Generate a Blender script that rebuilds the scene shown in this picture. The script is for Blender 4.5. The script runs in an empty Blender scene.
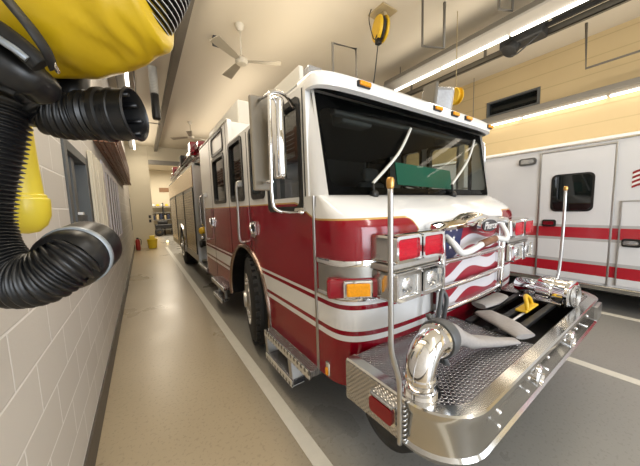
import bpy, bmesh, math, random
from mathutils import Vector, Matrix, noise
random.seed(4)
PI = math.pi
COL = bpy.context.scene.collection

# ------------------------------------------------------------------ materials
def mat(name, color, rough=.5, metal=0., var=.0, scale=8., bump=0., emit=None, es=0., coat=0., alpha=1., trans=0.):
    m = bpy.data.materials.new(name); m.use_nodes = True
    nt = m.node_tree; b = nt.nodes['Principled BSDF']
    b.inputs['Base Color'].default_value = (*color, 1)
    b.inputs['Roughness'].default_value = rough
    b.inputs['Metallic'].default_value = metal
    b.inputs['Coat Weight'].default_value = coat
    b.inputs['Alpha'].default_value = alpha
    b.inputs['Transmission Weight'].default_value = trans
    if emit:
        b.inputs['Emission Color'].default_value = (*emit, 1); b.inputs['Emission Strength'].default_value = es
    if var or bump:
        tc = nt.nodes.new('ShaderNodeTexCoord'); nz = nt.nodes.new('ShaderNodeTexNoise')
        nz.inputs['Scale'].default_value = scale; nz.inputs['Detail'].default_value = 4
        nt.links.new(tc.outputs['Object'], nz.inputs['Vector'])
        if var:
            mx = nt.nodes.new('ShaderNodeMix'); mx.data_type = 'RGBA'
            mx.inputs['A'].default_value = (*[c*(1-var) for c in color], 1)
            mx.inputs['B'].default_value = (*[min(1, c*(1+var)) for c in color], 1)
            nt.links.new(nz.outputs['Fac'], mx.inputs['Factor'])
            nt.links.new(mx.outputs['Result'], b.inputs['Base Color'])
        if bump:
            bp = nt.nodes.new('ShaderNodeBump'); bp.inputs['Strength'].default_value = bump; bp.inputs['Distance'].default_value = .01
            nt.links.new(nz.outputs['Fac'], bp.inputs['Height']); nt.links.new(bp.outputs['Normal'], b.inputs['Normal'])
    return m

class NT:
    """small node-building helper"""
    def __init__(s, m): s.m = m; s.t = m.node_tree; s.b = s.t.nodes['Principled BSDF']
    def n(s, typ, **k):
        x = s.t.nodes.new(typ)
        for a, v in k.items(): setattr(x, a, v)
        return x
    def l(s, a, b): s.t.links.new(a, b)
    def val(s, v, sock):
        if hasattr(v, 'links') or isinstance(v, bpy.types.NodeSocket): s.l(v, sock)
        else: sock.default_value = v
    def math(s, op, a, b=0., c=0.):
        x = s.n('ShaderNodeMath', operation=op)
        s.val(a, x.inputs[0]); s.val(b, x.inputs[1]); s.val(c, x.inputs[2])
        return x.outputs[0]
    def mix(s, f, a, b):
        x = s.n('ShaderNodeMix', data_type='RGBA')
        s.val(f, x.inputs['Factor'])
        for v, k in ((a, 'A'), (b, 'B')):
            if isinstance(v, tuple): x.inputs[k].default_value = (*v, 1)
            else: s.l(v, x.inputs[k])
        return x.outputs['Result']
    def pos(s):
        g = s.n('ShaderNodeNewGeometry'); x = s.n('ShaderNodeSeparateXYZ'); s.l(g.outputs['Position'], x.inputs[0])
        s.P = g.outputs['Position']
        return x.outputs
    def band(s, z, a, b):
        return s.math('MULTIPLY', s.math('GREATER_THAN', z, a), s.math('LESS_THAN', z, b))

RED = (.25, .002, .012); WHITE = (.80, .80, .80); GOLD = (.55, .33, .10)

def paint_material():
    m = mat('fire_engine_paint', RED, .14, coat=.25); k = NT(m); X, Y, Z = k.pos()
    st = k.n('ShaderNodeValToRGB'); st.color_ramp.interpolation = 'CONSTANT'
    k.l(k.math('DIVIDE', Z, 2.), st.inputs['Fac'])
    steps = [(0, RED), (.728, WHITE), (.772, RED), (.80, WHITE), (.945, RED), (.975, WHITE), (1.0, RED)]
    cr = st.color_ramp
    while len(cr.elements) < len(steps): cr.elements.new(.5)
    for e, (z, c) in zip(cr.elements, steps): e.position = z/2.; e.color = (*c, 1)
    # white upper half: border drops towards the front corner, centre of the nose is white
    sm = k.n('ShaderNodeMapRange', interpolation_type='SMOOTHSTEP'); k.l(Y, sm.inputs['Value'])
    sm.inputs['From Min'].default_value = 1.45; sm.inputs['From Max'].default_value = 1.78
    sm.inputs['To Min'].default_value = 1.525; sm.inputs['To Max'].default_value = 1.645
    u = k.math('ABSOLUTE', k.math('SUBTRACT', X, 2.225))
    s2 = k.n('ShaderNodeMapRange', interpolation_type='SMOOTHSTEP'); k.l(u, s2.inputs['Value'])
    s2.inputs['From Min'].default_value = .58; s2.inputs['From Max'].default_value = .76
    s2.inputs['To Min'].default_value = .16; s2.inputs['To Max'].default_value = 0.
    border = k.math('SUBTRACT', sm.outputs['Result'], s2.outputs['Result'])
    up = k.math('GREATER_THAN', Z, border)
    pin = k.band(Z, k.math('SUBTRACT', border, .012), border)
    c = k.mix(pin, st.outputs['Color'], GOLD); c = k.mix(up, c, WHITE)
    k.l(c, k.b.inputs['Base Color'])
    return m

def ambulance_material():
    m = mat('ambulance_paint', WHITE, .2, coat=.5); k = NT(m); X, Y, Z = k.pos()
    AR = (.42, .012, .025); SIL = (.45, .45, .46)
    steps = [(0, (.72, .73, .76)), (.50, AR), (.655, SIL), (.70, (.72, .73, .76)), (.985, SIL), (1.03, AR), (1.185, SIL), (1.225, (.72, .73, .76))]
    st = k.n('ShaderNodeValToRGB'); st.color_ramp.interpolation = 'CONSTANT'; cr = st.color_ramp
    k.l(k.math('DIVIDE', Z, 2.), st.inputs['Fac'])
    while len(cr.elements) < len(steps): cr.elements.new(.5)
    for e, (z, c) in zip(cr.elements, steps): e.position = z/2.; e.color = (*c, 1)
    k.l(st.outputs['Color'], k.b.inputs['Base Color'])
    return m

def flag_material():
    m = mat('flag_grille', (1, 1, 1), .3); k = NT(m); X, Y, Z = k.pos()
    v = k.math('ADD', Z, k.math('MULTIPLY', k.math('SINE', k.math('MULTIPLY', k.math('SUBTRACT', X, 1.62), 8.2)), .045))
    v = k.math('SUBTRACT', v, k.math('MULTIPLY', k.math('SUBTRACT', X, 1.7), .10))
    f = k.math('FRACT', k.math('DIVIDE', k.math('SUBTRACT', v, .80), .18))
    c = k.mix(k.math('GREATER_THAN', f, .5), (.66, .64, .68), (.30, .012, .03))
    cant = k.math('MULTIPLY', k.math('LESS_THAN', k.math('ADD', X, k.math('MULTIPLY', Z, -.35)), 1.60), k.math('GREATER_THAN', v, 1.18))
    c = k.mix(cant, c, (.02, .03, .10))
    k.l(c, k.b.inputs['Base Color'])
    return m

def block_material():
    m = mat('painted_block', (.6, .57, .5), .55); k = NT(m); k.pos()
    mp = k.n('ShaderNodeMapping'); mp.inputs['Rotation'].default_value = (0, 0, 0)
    sx = k.n('ShaderNodeSeparateXYZ'); k.l(k.P, sx.inputs[0]); cb = k.n('ShaderNodeCombineXYZ')
    k.l(sx.outputs['Y'], cb.inputs['X']); k.l(sx.outputs['Z'], cb.inputs['Y'])
    br = k.n('ShaderNodeTexBrick'); k.l(cb.outputs[0], br.inputs['Vector'])
    br.inputs['Scale'].default_value = 1.; br.inputs['Brick Width'].default_value = .41; br.inputs['Row Height'].default_value = .205
    br.inputs['Mortar Size'].default_value = .006; br.inputs['Mortar Smooth'].default_value = .4
    br.inputs['Color1'].default_value = (.63, .60, .55, 1); br.inputs['Color2'].default_value = (.68, .65, .60, 1); br.inputs['Mortar'].default_value = (.88, .86, .82, 1)  # mortar colour lightened to carry the bright bevel light on the joints as well
    k.l(br.outputs['Color'], k.b.inputs['Base Color'])
    nz = k.n('ShaderNodeTexNoise'); nz.inputs['Scale'].default_value = 60; k.l(k.P, nz.inputs['Vector'])
    h = k.math('ADD', k.math('MULTIPLY', br.outputs['Fac'], -1.), k.math('MULTIPLY', nz.outputs['Fac'], .25))
    bp = k.n('ShaderNodeBump'); bp.inputs['Strength'].default_value = .6; bp.inputs['Distance'].default_value = .006
    k.l(h, bp.inputs['Height']); k.l(bp.outputs['Normal'], k.b.inputs['Normal'])
    return m

def siding_material(name, c1, c2, pitch):
    m = mat(name, c1, .6); k = NT(m); X, Y, Z = k.pos()
    f = k.math('FRACT', k.math('DIVIDE', Z, pitch))
    g = k.math('LESS_THAN', f, .06)
    nz = k.n('ShaderNodeTexNoise'); nz.inputs['Scale'].default_value = 1.5; k.l(k.P, nz.inputs['Vector'])
    c = k.mix(nz.outputs['Fac'], tuple(a*.93 for a in c1), tuple(min(1, a*1.06) for a in c1))
    c = k.mix(g, c, c2); k.l(c, k.b.inputs['Base Color'])
    return m

def floor_material():
    m = mat('sealed_concrete', (.3, .27, .22), .32); k = NT(m); X, Y, Z = k.pos()
    nz = k.n('ShaderNodeTexNoise'); nz.inputs['Scale'].default_value = 1.1; nz.inputs['Detail'].default_value = 8; k.l(k.P, nz.inputs['Vector'])
    n2 = k.n('ShaderNodeTexNoise'); n2.inputs['Scale'].default_value = 45; n2.inputs['Detail'].default_value = 3; k.l(k.P, n2.inputs['Vector'])
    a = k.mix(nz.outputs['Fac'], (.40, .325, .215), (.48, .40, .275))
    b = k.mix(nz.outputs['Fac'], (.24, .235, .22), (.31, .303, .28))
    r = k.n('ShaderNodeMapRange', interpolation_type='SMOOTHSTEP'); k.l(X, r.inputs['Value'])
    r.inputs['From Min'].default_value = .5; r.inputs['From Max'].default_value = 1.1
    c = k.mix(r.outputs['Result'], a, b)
    sp = k.math('MULTIPLY', k.math('GREATER_THAN', n2.outputs['Fac'], .60), .18)
    c = k.mix(sp, c, (.10, .09, .075)); k.l(c, k.b.inputs['Base Color'])
    k.l(k.math('MULTIPLY_ADD', nz.outputs['Fac'], .25, .18), k.b.inputs['Roughness'])
    return m

def plate_material():
    """diamond tread plate"""
    m = mat('diamond_plate', (.62, .62, .63), .24, 1.); k = NT(m); X, Y, Z = k.pos()
    p = .0165
    def lug(ox, oy, ang):
        u = k.math('ADD', k.math('DIVIDE', X, p), ox); v = k.math('ADD', k.math('DIVIDE', Y, p), oy)
        # two-unit checker cell
        fu = k.math('SUBTRACT', k.math('FRACT', k.math('MULTIPLY', u, .5)), .5); fv = k.math('SUBTRACT', k.math('FRACT', k.math('MULTIPLY', v, .5)), .5)
        ca, sa = math.cos(ang), math.sin(ang)
        a = k.math('ADD', k.math('MULTIPLY', fu, ca), k.math('MULTIPLY', fv, sa)); b = k.math('SUBTRACT', k.math('MULTIPLY', fv, ca), k.math('MULTIPLY', fu, sa))
        d = k.math('ADD', k.math('POWER', k.math('DIVIDE', k.math('ABSOLUTE', a), .30), 2.), k.math('POWER', k.math('DIVIDE', k.math('ABSOLUTE', b), .105), 2.))
        return k.math('MAXIMUM', k.math('SUBTRACT', 1., d), 0.)
    h = None
    for ox, oy, an in ((0, 0, PI/4), (1, 1, PI/4), (1, 0, -PI/4), (0, 1, -PI/4)):
        x = lug(ox, oy, an); h = x if h is None else k.math('MAXIMUM', h, x)
    bp = k.n('ShaderNodeBump'); bp.inputs['Strength'].default_value = 1.; bp.inputs['Distance'].default_value = .0035
    k.l(h, bp.inputs['Height']); k.l(bp.outputs['Normal'], k.b.inputs['Normal'])
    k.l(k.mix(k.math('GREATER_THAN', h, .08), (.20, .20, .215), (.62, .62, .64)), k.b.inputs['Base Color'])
    return m

def ribbed_stripe_material():
    m = mat('striped_duct', (.05, .05, .05), .5)
    return m

M = dict(
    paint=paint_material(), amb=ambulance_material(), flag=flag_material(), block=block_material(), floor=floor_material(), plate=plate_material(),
    white=mat('white_enamel', WHITE, .22, coat=.4, var=.02), red=mat('red_enamel', RED, .18, coat=.5, var=.05),
    chrome=mat('chrome', (.82, .82, .83), .05, 1., var=.01), steel=mat('brushed_steel', (.55, .55, .55), .28, 1., var=.06, scale=30),
    polished=mat('polished_stainless', (.56, .555, .54), .13, 1., var=.03, scale=4), alu=mat('satin_aluminium', (.50, .49, .47), .4, 1., var=.08, scale=20),
    silver=mat('silver_panel', (.34, .33, .31), .35, .8, var=.1, scale=40),
    rubber=mat('tyre_rubber', (.012, .012, .012), .75, var=.2, scale=40, bump=.15), black=mat('black_plastic', (.006, .006, .0065), .42, var=.15),
    blackgloss=mat('black_gasket', (.006, .006, .006), .35, var=.1), cabin=mat('cab_trim', (.022, .022, .024), .7, var=.3),
    cabgrey=mat('cab_grey', (.07, .07, .075), .7, var=.2),
    glass=mat('window_glass', (.9, .95, .93), .0, trans=1.), dark_glass=mat('tinted_glass', (.006, .008, .008), .04, var=.1),
    amber=mat('amber_lens', (.78, .30, .01), .2, var=.35, scale=90, emit=(1., .35, .0), es=.10),
    redlens=mat('red_lens', (.50, .004, .02), .15, var=.4, scale=70, emit=(.8, .0, .04), es=.06),
    redrefl=mat('red_reflector', (.26, .006, .012), .3, var=.1, scale=50),
    clearlens=mat('clear_lens', (.42, .43, .45), .15, .6, var=.25, scale=45), lampglass=mat('lamp_face', (.80, .82, .84), .08, .8, var=.2, scale=30),
    gold=mat('gold_tip', (.62, .36, .12), .3, 1., var=.1), green=mat('dark_green_board', (.003, .19, .125), .5, var=.04),
    wiper=mat('pale_wiper', (.72, .72, .68), .4, var=.05), hose=mat('grey_jacket_hose', (.36, .34, .33), .85, var=.12, scale=60, bump=.3),
    coupling=mat('grey_coupling', (.10, .105, .11), .45, .3, var=.15, scale=30), yellow=mat('yellow_paint', (.75, .47, .02), .4, var=.08),
    yellowvinyl=mat('yellow_vinyl', (.60, .40, .008), .38, var=.10, scale=10, bump=.25), yellowtube=mat('yellow_plastic', (.78, .62, .05), .35, var=.04),
    duct=mat('black_duct', (.0065, .0068, .0075), .36, var=.2, scale=20), ductband=mat('pale_band', (.32, .36, .40), .35, .3, var=.1), strap=mat('black_strap', (.008, .008, .008), .6, var=.3, scale=60),
    ductwhite=mat('white_rib', (.55, .55, .53), .5, var=.1),
    ceiling=mat('cream_ceiling', (.66, .59, .47), .8, var=.025, scale=.6), wallw=mat('cream_wall', (.62, .56, .43), .7, var=.04, scale=1.),
    siding=siding_material('tan_panel_wall', (.60, .46, .25), (.50, .38, .20), .30), baseb=mat('dark_vinyl_base', (.085, .072, .058), .5, var=.15),
    linep=mat('white_floor_paint', (.68, .65, .57), .5, var=.08, scale=20), grey=mat('grey_steel', (.20, .185, .16), .5, .4, var=.1),
    greylt=mat('light_grey_housing', (.24, .225, .20), .5, .2, var=.06), tube=mat('fluorescent_tube', (1, 1, 1), .5, emit=(1., .93, .80), es=6.),
    fan=mat('white_fan', (.62, .57, .47), .45, var=.05), darkmetal=mat('dark_machinery', (.03, .03, .03), .5, .4, var=.3, scale=25),
    frame=mat('dark_window_frame', (.09, .095, .095), .5, var=.1), pale=mat('pale_lavender_frame', (.62, .59, .62), .5, var=.05), winpane=mat('dim_window_pane', (.30, .33, .33), .1, var=.15, scale=3),
    curtain=mat('cream_curtain', (.60, .55, .44), .8, var=.08), wood=mat('brown_wood', (.20, .085, .04), .5, var=.35, scale=12), sign=mat('wood_sign', (.22, .11, .04), .5, var=.2),
    orange=mat('extinguisher_red', (.28, .015, .01), .3, var=.05), bucket=mat('bucket_yellow', (.80, .60, .03), .4, var=.06), tan=mat('tan_gear', (.42, .33, .18), .8, var=.2),
    helmet=mat('white_helmet', (.75, .72, .66), .3, var=.05), navy=mat('navy_cloth', (.02, .025, .05), .9, var=.2), bulb=mat('warm_lamp', (1, .8, .5), .4, emit=(1, .7, .3), es=5.),
    rollup=mat('roll_up_door', (.36, .30, .25), .22, .9, var=.1, scale=3), badge=mat('badge_dark', (.05, .06, .07), .25, .4, var=.05),
    cream2=mat('off_white_roof_box', (.66, .64, .58), .3, var=.03), greyambmat=mat('grey_marker_housing', (.10, .10, .10), .4, .3, var=.1), cable=mat('dark_cable', (.02, .02, .02), .6, var=.1),
    galv=mat('galvanized', (.15, .135, .11), .5, .4, var=.12, scale=15), brass=mat('brass', (.55, .38, .12), .3, 1., var=.1), flue=mat('light_flex_hose', (.50, .49, .45), .6, var=.1),
)

M['tanpane'] = mat('shaded_pane', (.10, .085, .065), .6, var=.15, scale=2)
# ------------------------------------------------------------------ mesh helpers
def new(): return bmesh.new()
def box(bm, x0, x1, y0, y1, z0, z1, bev=0., mi=0, rot=None, seg=2):
    r = bmesh.ops.create_cube(bm, size=1.); vs = r['verts']
    c = Vector(((x0+x1)/2, (y0+y1)/2, (z0+z1)/2)); s = (x1-x0, y1-y0, z1-z0)
    for v in vs: v.co = Vector((v.co.x*s[0], v.co.y*s[1], v.co.z*s[2]))
    fs = list({f for v in vs for f in v.link_faces})
    if bev:
        es = list({e for v in vs for e in v.link_edges})
        q = bmesh.ops.bevel(bm, geom=es, offset=min(bev, .45*min(abs(a) for a in s)), segments=seg, affect='EDGES', profile=.5)
        fs = list({f for f in q['faces']} | {f for v in q['verts'] for f in v.link_faces}); vs = list({v for f in fs for v in f.verts})
    for v in vs:
        if rot is not None: v.co = rot @ v.co
        v.co += c
    for f in fs: f.material_index = mi
    return vs
def frame_of(d):
    d = d.normalized(); up = Vector((0, 0, 1)) if abs(d.z) < .95 else Vector((0, 1, 0))
    a = d.cross(up).normalized(); return a, a.cross(d).normalized()
def tube(bm, pts, r, n=12, closed=False, mi=0, cap=True, flat=1.):
    """sweep a circle along points; r a number or a list"""
    pts = [Vector(p) for p in pts]; N = len(pts); rings = []; pa = None
    for i, p in enumerate(pts):
        if closed: d = pts[(i+1) % N]-pts[i-1]
        else: d = pts[min(i+1, N-1)]-pts[max(i-1, 0)]
        d = d.normalized()
        if pa is None: a, b = frame_of(d)
        else:
            a = (pa-d*pa.dot(d)).normalized(); b = d.cross(a).normalized()*-1
            b = a.cross(d).normalized()
        pa = a; rr = r[i] if isinstance(r, (list, tuple)) else r
        rings.append([bm.verts.new(p+(a*math.cos(t*2*PI/n)+b*flat*math.sin(t*2*PI/n))*rr) for t in range(n)])
    for i in range(N if closed else N-1):
        A, B = rings[i], rings[(i+1) % N]
        for t in range(n):
            f = bm.faces.new((A[t], A[(t+1) % n], B[(t+1) % n], B[t])); f.material_index = mi; f.smooth = True
    if cap and not closed:
        for q in (rings[0][::-1], rings[-1]):
            f = bm.faces.new(q); f.material_index = mi
    return rings
def cyl(bm, a, b, r, n=20, mi=0, r2=None, cap=True): return tube(bm, [a, b], [r, r if r2 is None else r2], n, mi=mi, cap=cap)
def lathe(bm, prof, o, axis, n=32, mi=0, mis=None):
    """profile [(radius, distance along axis)]"""
    o = Vector(o); ax = Vector(axis).normalized(); a, b = frame_of(ax); rings = []
    for r, h in prof:
        if r < 1e-5: rings.append([bm.verts.new(o+ax*h)])
        else: rings.append([bm.verts.new(o+ax*h+(a*math.cos(t*2*PI/n)+b*math.sin(t*2*PI/n))*r) for t in range(n)])
    for i in range(len(rings)-1):
        A, B = rings[i], rings[i+1]
        for t in range(n):
            q = (A[t % len(A)], A[(t+1) % len(A)], B[(t+1) % len(B)], B[t % len(B)])
            q = list(dict.fromkeys(q))
            if len(q) < 3: continue
            f = bm.faces.new(q); f.smooth = True; f.material_index = mis[i] if mis else mi
def prism(bm, poly, axis, a, b, mi=0, bev=0.):
    """extrude a 2D polygon along axis 'x','y' or 'z' from a to b"""
    def P(p, h):
        if axis == 'x': return (h, p[0], p[1])
        if axis == 'y': return (p[0], h, p[1])
        return (p[0], p[1], h)
    A = [bm.verts.new(P(p, a)) for p in poly]; B = [bm.verts.new(P(p, b)) for p in poly]; n = len(poly); fs = []
    fs.append(bm.faces.new(A)); fs.append(bm.faces.new(B[::-1]))
    for i in range(n): fs.append(bm.faces.new((A[i], B[i], B[(i+1) % n], A[(i+1) % n])))
    for f in fs: f.material_index = mi
    bmesh.ops.recalc_face_normals(bm, faces=fs)
    return fs
def rrect(a0, a1, b0, b1, r, n=5):
    out = []
    for cx, cy, s in ((a1-r, b1-r, 0), (a0+r, b1-r, 1), (a0+r, b0+r, 2), (a1-r, b0+r, 3)):
        for i in range(n+1):
            t = (s+i/n)*PI/2; out.append((cx+r*math.cos(t), cy+r*math.sin(t)))
    return out
def ring_prism(bm, outer, inner, axis, a, b, mi=0):
    def P(p, h):
        if axis == 'x': return (h, p[0], p[1])
        if axis == 'y': return (p[0], h, p[1])
        return (p[0], p[1], h)
    n = len(outer); L = [[bm.verts.new(P(p, h)) for p in q] for h in (a, b) for q in (outer, inner)]
    fs = []
    for i in range(n):
        j = (i+1) % n
        for A, B in ((L[0], L[1]), (L[2], L[3]), (L[0], L[2]), (L[1], L[3])): fs.append(bm.faces.new((A[i], A[j], B[j], B[i])))
    for f in fs: f.material_index = mi
    bmesh.ops.recalc_face_normals(bm, faces=fs)
def obj(name, bm, mats, parent=None, label=None, smooth=None, sub=0):
    """link a bmesh, built in world space, as ONE mesh object with its origin at its own centre"""
    bmesh.ops.recalc_face_normals(bm, faces=bm.faces)
    if len(bm.verts):
        lo = [min(v.co[i] for v in bm.verts) for i in range(3)]; hi = [max(v.co[i] for v in bm.verts) for i in range(3)]
        c = Vector([(lo[i]+hi[i])/2 for i in range(3)])
    else: c = Vector()
    for v in bm.verts: v.co -= c
    if smooth is not None:
        for f in bm.faces: f.smooth = True
        for e in bm.edges:
            e.smooth = not (len(e.link_faces) == 2 and e.calc_face_angle(0) > math.radians(smooth))
    me = bpy.data.meshes.new(name); bm.to_mesh(me); bm.free()
    for m in (mats if isinstance(mats, (list, tuple)) else [mats]): me.materials.append(m)
    o = bpy.data.objects.new(name, me); COL.objects.link(o)
    o['w'] = list(c); W = c
    if parent is not None: o.parent = parent; o.location = c-Vector(parent['w'])
    else: o.location = c
    if label: o['label'] = label
    if sub:
        s = o.modifiers.new('Subdivision', 'SUBSURF'); s.levels = sub; s.render_levels = sub
    return o
def tag(o, label, cat, group=None):
    o['label'] = label; o['category'] = cat
    if group: o['group'] = group
    return o
def thing(name, label, cat, loc, group=None):
    o = bpy.data.objects.new(name, None); o.empty_display_size = .1; COL.objects.link(o); o.location = loc; o['w'] = list(loc)
    return tag(o, label, cat, group)
def struct(name, bm, m, parent=None, **k):
    o = obj(name, bm, m, parent, **k)
    if parent is None: o['kind'] = 'structure'
    return o
def part(name, m, parent, fn, *a, **k):
    lab = k.pop('label', None); sm = k.pop('smooth', None); bm = new(); fn(bm, *a, **k); return obj(name, bm, m, parent, lab, sm)
def text_mesh(name, s, size, m, parent, loc, rx, rz, ext=.002, shear=0., align='CENTER', label=None):
    c = bpy.data.curves.new(name, 'FONT'); c.body = s; c.size = size; c.extrude = ext; c.shear = shear; c.align_x = align; c.align_y = 'CENTER'
    t = bpy.data.objects.new(name+'_tmp', c); COL.objects.link(t)
    dg = bpy.context.evaluated_depsgraph_get(); me = bpy.data.meshes.new_from_object(t.evaluated_get(dg)); bpy.data.objects.remove(t)
    bm = new(); bm.from_mesh(me); R = Matrix.Rotation(rz, 3, 'Z') @ Matrix.Rotation(rx, 3, 'X')
    for v in bm.verts: v.co = R @ v.co+Vector(loc)
    for f in bm.faces: f.material_index = 0
    return obj(name, bm, m, parent, label)
def bez(pts, n=8):
    """Catmull-Rom through points"""
    P = [Vector(p) for p in pts]; out = []
    for i in range(len(P)-1):
        p0 = P[max(i-1, 0)]; p1 = P[i]; p2 = P[i+1]; p3 = P[min(i+2, len(P)-1)]
        for k in range(n):
            t = k/n; out.append(.5*((2*p1)+(p2-p0)*t+(2*p0-5*p1+4*p2-p3)*t*t+(3*p1-p0-3*p2+p3)*t**3))
    out.append(P[-1]); return out

# ------------------------------------------------------------------ camera
H = 1.6; F = 259.; yaw, pit, rol = .598, .099, -.0315
fw = Vector((math.sin(yaw)*math.cos(pit), math.cos(yaw)*math.cos(pit), -math.sin(pit)))
r0 = Vector((math.cos(yaw), -math.sin(yaw), 0)); u0 = r0.cross(fw)
rt = r0*math.cos(rol)+u0*math.sin(rol); up = -r0*math.sin(rol)+u0*math.cos(rol)
cam = bpy.data.cameras.new('camera'); co = bpy.data.objects.new('camera', cam); COL.objects.link(co)
co.matrix_world = Matrix(((rt.x, up.x, -fw.x, 0), (rt.y, up.y, -fw.y, 0), (rt.z, up.z, -fw.z, H), (0, 0, 0, 1)))
cam.sensor_fit = 'HORIZONTAL'; cam.sensor_width = 36.; cam.lens = 36.*F/640.; cam.clip_start = .02; cam.clip_end = 200
bpy.context.scene.camera = co

# ------------------------------------------------------------------ the room
CEIL = 4.6; WL = -.39; WR = 7.12; YB = 22.; YF = -5.5
def room():
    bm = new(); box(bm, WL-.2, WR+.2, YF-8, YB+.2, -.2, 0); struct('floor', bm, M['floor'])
    bm = new(); box(bm, WL-.2, WR+.2, YF-.2, YB+.2, CEIL, CEIL+.2); struct('ceiling', bm, M['ceiling'])
    # left block wall with its window openings
    bm = new(); W0, W1 = 2.32, 3.22; G0, G1 = 4.55, 7.1
    box(bm, WL-.2, WL, YF, W0, 0, CEIL); box(bm, WL-.2, WL, W0, W1, 0, 1.12); box(bm, WL-.2, WL, W0, W1, 2.12, CEIL)
    box(bm, WL-.2, WL, W1, G0, 0, CEIL); box(bm, WL-.2, WL, G0, G1, 0, 1.10); box(bm, WL-.2, WL, G0, G1, 2.3, CEIL); box(bm, WL-.2, WL, G1, YB, 0, CEIL)
    struct('wall_left', bm, M['block'])
    bm = new(); box(bm, WL, WL+.012, YF+.3, 14.3, 0, .19, .004); struct('baseboard_left', bm, M['baseb'])
    bm = new(); A, B = 2.05, 3.08; za, zb = 3.63, 3.98
    box(bm, WR, WR+.2, YF, A, 0, CEIL); box(bm, WR, WR+.2, A, B, 0, za); box(bm, WR, WR+.2, A, B, zb, CEIL); box(bm, WR, WR+.2, B, YB, 0, CEIL)
    struct('wall_right', bm, M['siding'])
    bm = new(); box(bm, WL, WR, YB, YB+.2, 0, CEIL); struct('wall_back', bm, M['wallw'])
    # short return wall with the wide opening beyond it
    bm = new(); box(bm, WL, .42, 14.3, 14.6, 0, CEIL); struct('wall_return', bm, M['wallw'])
    bm = new(); box(bm, .42, WR, 14.3, 14.6, 3.85, CEIL, .01); struct('trim_1', bm, M['wallw'])
    bm = new(); box(bm, .42, WR, 14.22, 14.3, 3.78, 3.98, .01); struct('trim_2', bm, M['grey'])
    # front wall behind the viewer with two open vehicle doorways
    bm = new()
    for a, b in ((WL-.2, .05), (3.35, 4.25), (6.95, WR+.2)): box(bm, a, b, YF-.2, YF, 0, 3.9)
    box(bm, WL-.2, WR+.2, YF-.2, YF, 3.9, CEIL); struct('wall_front', bm, M['wallw'])
    # floor stripes
    for i, (x, a, b) in enumerate(((.80, -1, 13.8), (3.43, -1.5, 13.8), (5.22, -1.5, 13.8))):
        bm = new(); box(bm, x-.05, x+.05, a, b, 0, .003); struct('trim_%d' % (i+3), bm, M['linep'])
    # windows
    bm = new(); P = lambda a, b, c, d: box(bm, WL-.12, WL-.02, a, b, c, d, .004)
    box(bm, WL-.12, WL+.012, 2.33, 2.41, 1.13, 2.11, .004); box(bm, WL-.12, WL+.012, 3.13, 3.21, 1.13, 2.11, .004); box(bm, WL-.12, WL+.012, 2.41, 3.13, 1.13, 1.2, .004); box(bm, WL-.12, WL+.012, 2.41, 3.13, 2.04, 2.11, .004)
    P(2.70, 2.80, 1.2, 2.04); P(2.80, 3.13, 1.55, 1.60)
    w = struct('window_1', bm, M['frame'])
    part('pane', M['winpane'], w, box, WL-.09, WL-.07, 2.41, 3.13, 1.2, 2.04)
    part('latch', M['white'], w, box, WL-.02, WL+.01, 2.72, 2.78, 1.60, 1.62, .003)
    bm = new(); n = 26
    for i in range(n):
        y = 3.28+i*.034; box(bm, WL+.008+.012*math.sin(i*1.7), WL+.03+.012*math.sin(i*1.7), y, y+.036, 1.05, 2.2, .006)
    tag(obj('window_curtain', bm, M['curtain']), 'cream pleated curtain on the left wall between the dark window and the white bars', 'curtain')
    bm = new()
    box(bm, WL-.1, WL+.014, 4.40, 4.66, 1.1, 2.3, .006); box(bm, WL-.1, WL+.008, 7.0, 7.12, 1.1, 2.3, .003); box(bm, WL-.1, WL+.008, 4.6, 7.05, 1.1, 1.18, .003); box(bm, WL-.1, WL+.008, 4.6, 7.05, 2.2, 2.3, .003)
    for i in range(5): y = 4.90+i*.44; box(bm, WL-.03, WL+.006, y, y+.15, 1.15, 2.25, .003)
    w = struct('window_3', bm, M['pale'])
    part('pane', M['tanpane'], w, box, WL-.03, WL-.004, 4.6, 7.0, 1.15, 2.25)
    bm = new(); ring = lambda a, b, c, d: box(bm, WR-.02, WR+.12, a, b, c, d, .004)
    ring(2.05, 2.10, 3.63, 3.98); ring(3.03, 3.08, 3.63, 3.98); ring(2.1, 3.03, 3.63, 3.67); ring(2.1, 3.03, 3.94, 3.98)
    w = struct('window_2', bm, M['frame'])
    part('pane', M['dark_glass'], w, box, WR+.05, WR+.07, 2.1, 3.03, 3.67, 3.94)
room()

# ------------------------------------------------------------------ fire engine
XC, HW = 2.225, 1.25; XL, XR = XC-HW, XC+HW
truck = thing('fire_engine', 'red and white fire engine with chrome bumper and flag grille, left of the ambulance', 'fire engine', (XC, 5., 0))
def plan(yf, depth_end, w=HW, n=4.5, N=56):
    """nose outline from the left side round to the right side"""
    D = depth_end-yf; out = []
    for i in range(N+1):
        t = PI*i/N; c, s = math.cos(t), math.sin(t)
        out.append((XC-w*math.copysign(abs(c)**(2/n), c), depth_end-D*abs(s)**(2/n)))
    return out
YDOOR = 1.5; YCAB = 5.35
def lower_cab():
    bm = new(); rings = []
    prof = [(.42, 1.12), (.47, 1.10), (.8, 1.08), (1.1, 1.08), (1.38, 1.08), (1.45, 1.08), (1.49, 1.09), (1.53, 1.12), (1.58, 1.19), (1.625, 1.27), (1.66, 1.35), (1.68, 1.41)]
    for z, yf in prof:
        rings.append([bm.verts.new((x, y, z)) for x, y in plan(yf, YDOOR, HW-(.012 if z > 1.6 else 0))])
    for A, B in zip(rings, rings[1:]):
        for a, b, c, d in zip(A, A[1:], B[1:], B): bm.faces.new((a, b, c, d))
    bm.faces.new(rings[-1])
    # inner close-off
    a, b = rings[0][0], rings[0][-1]
    return obj('cab_nose', bm, M['paint'], truck, smooth=35)
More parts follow.
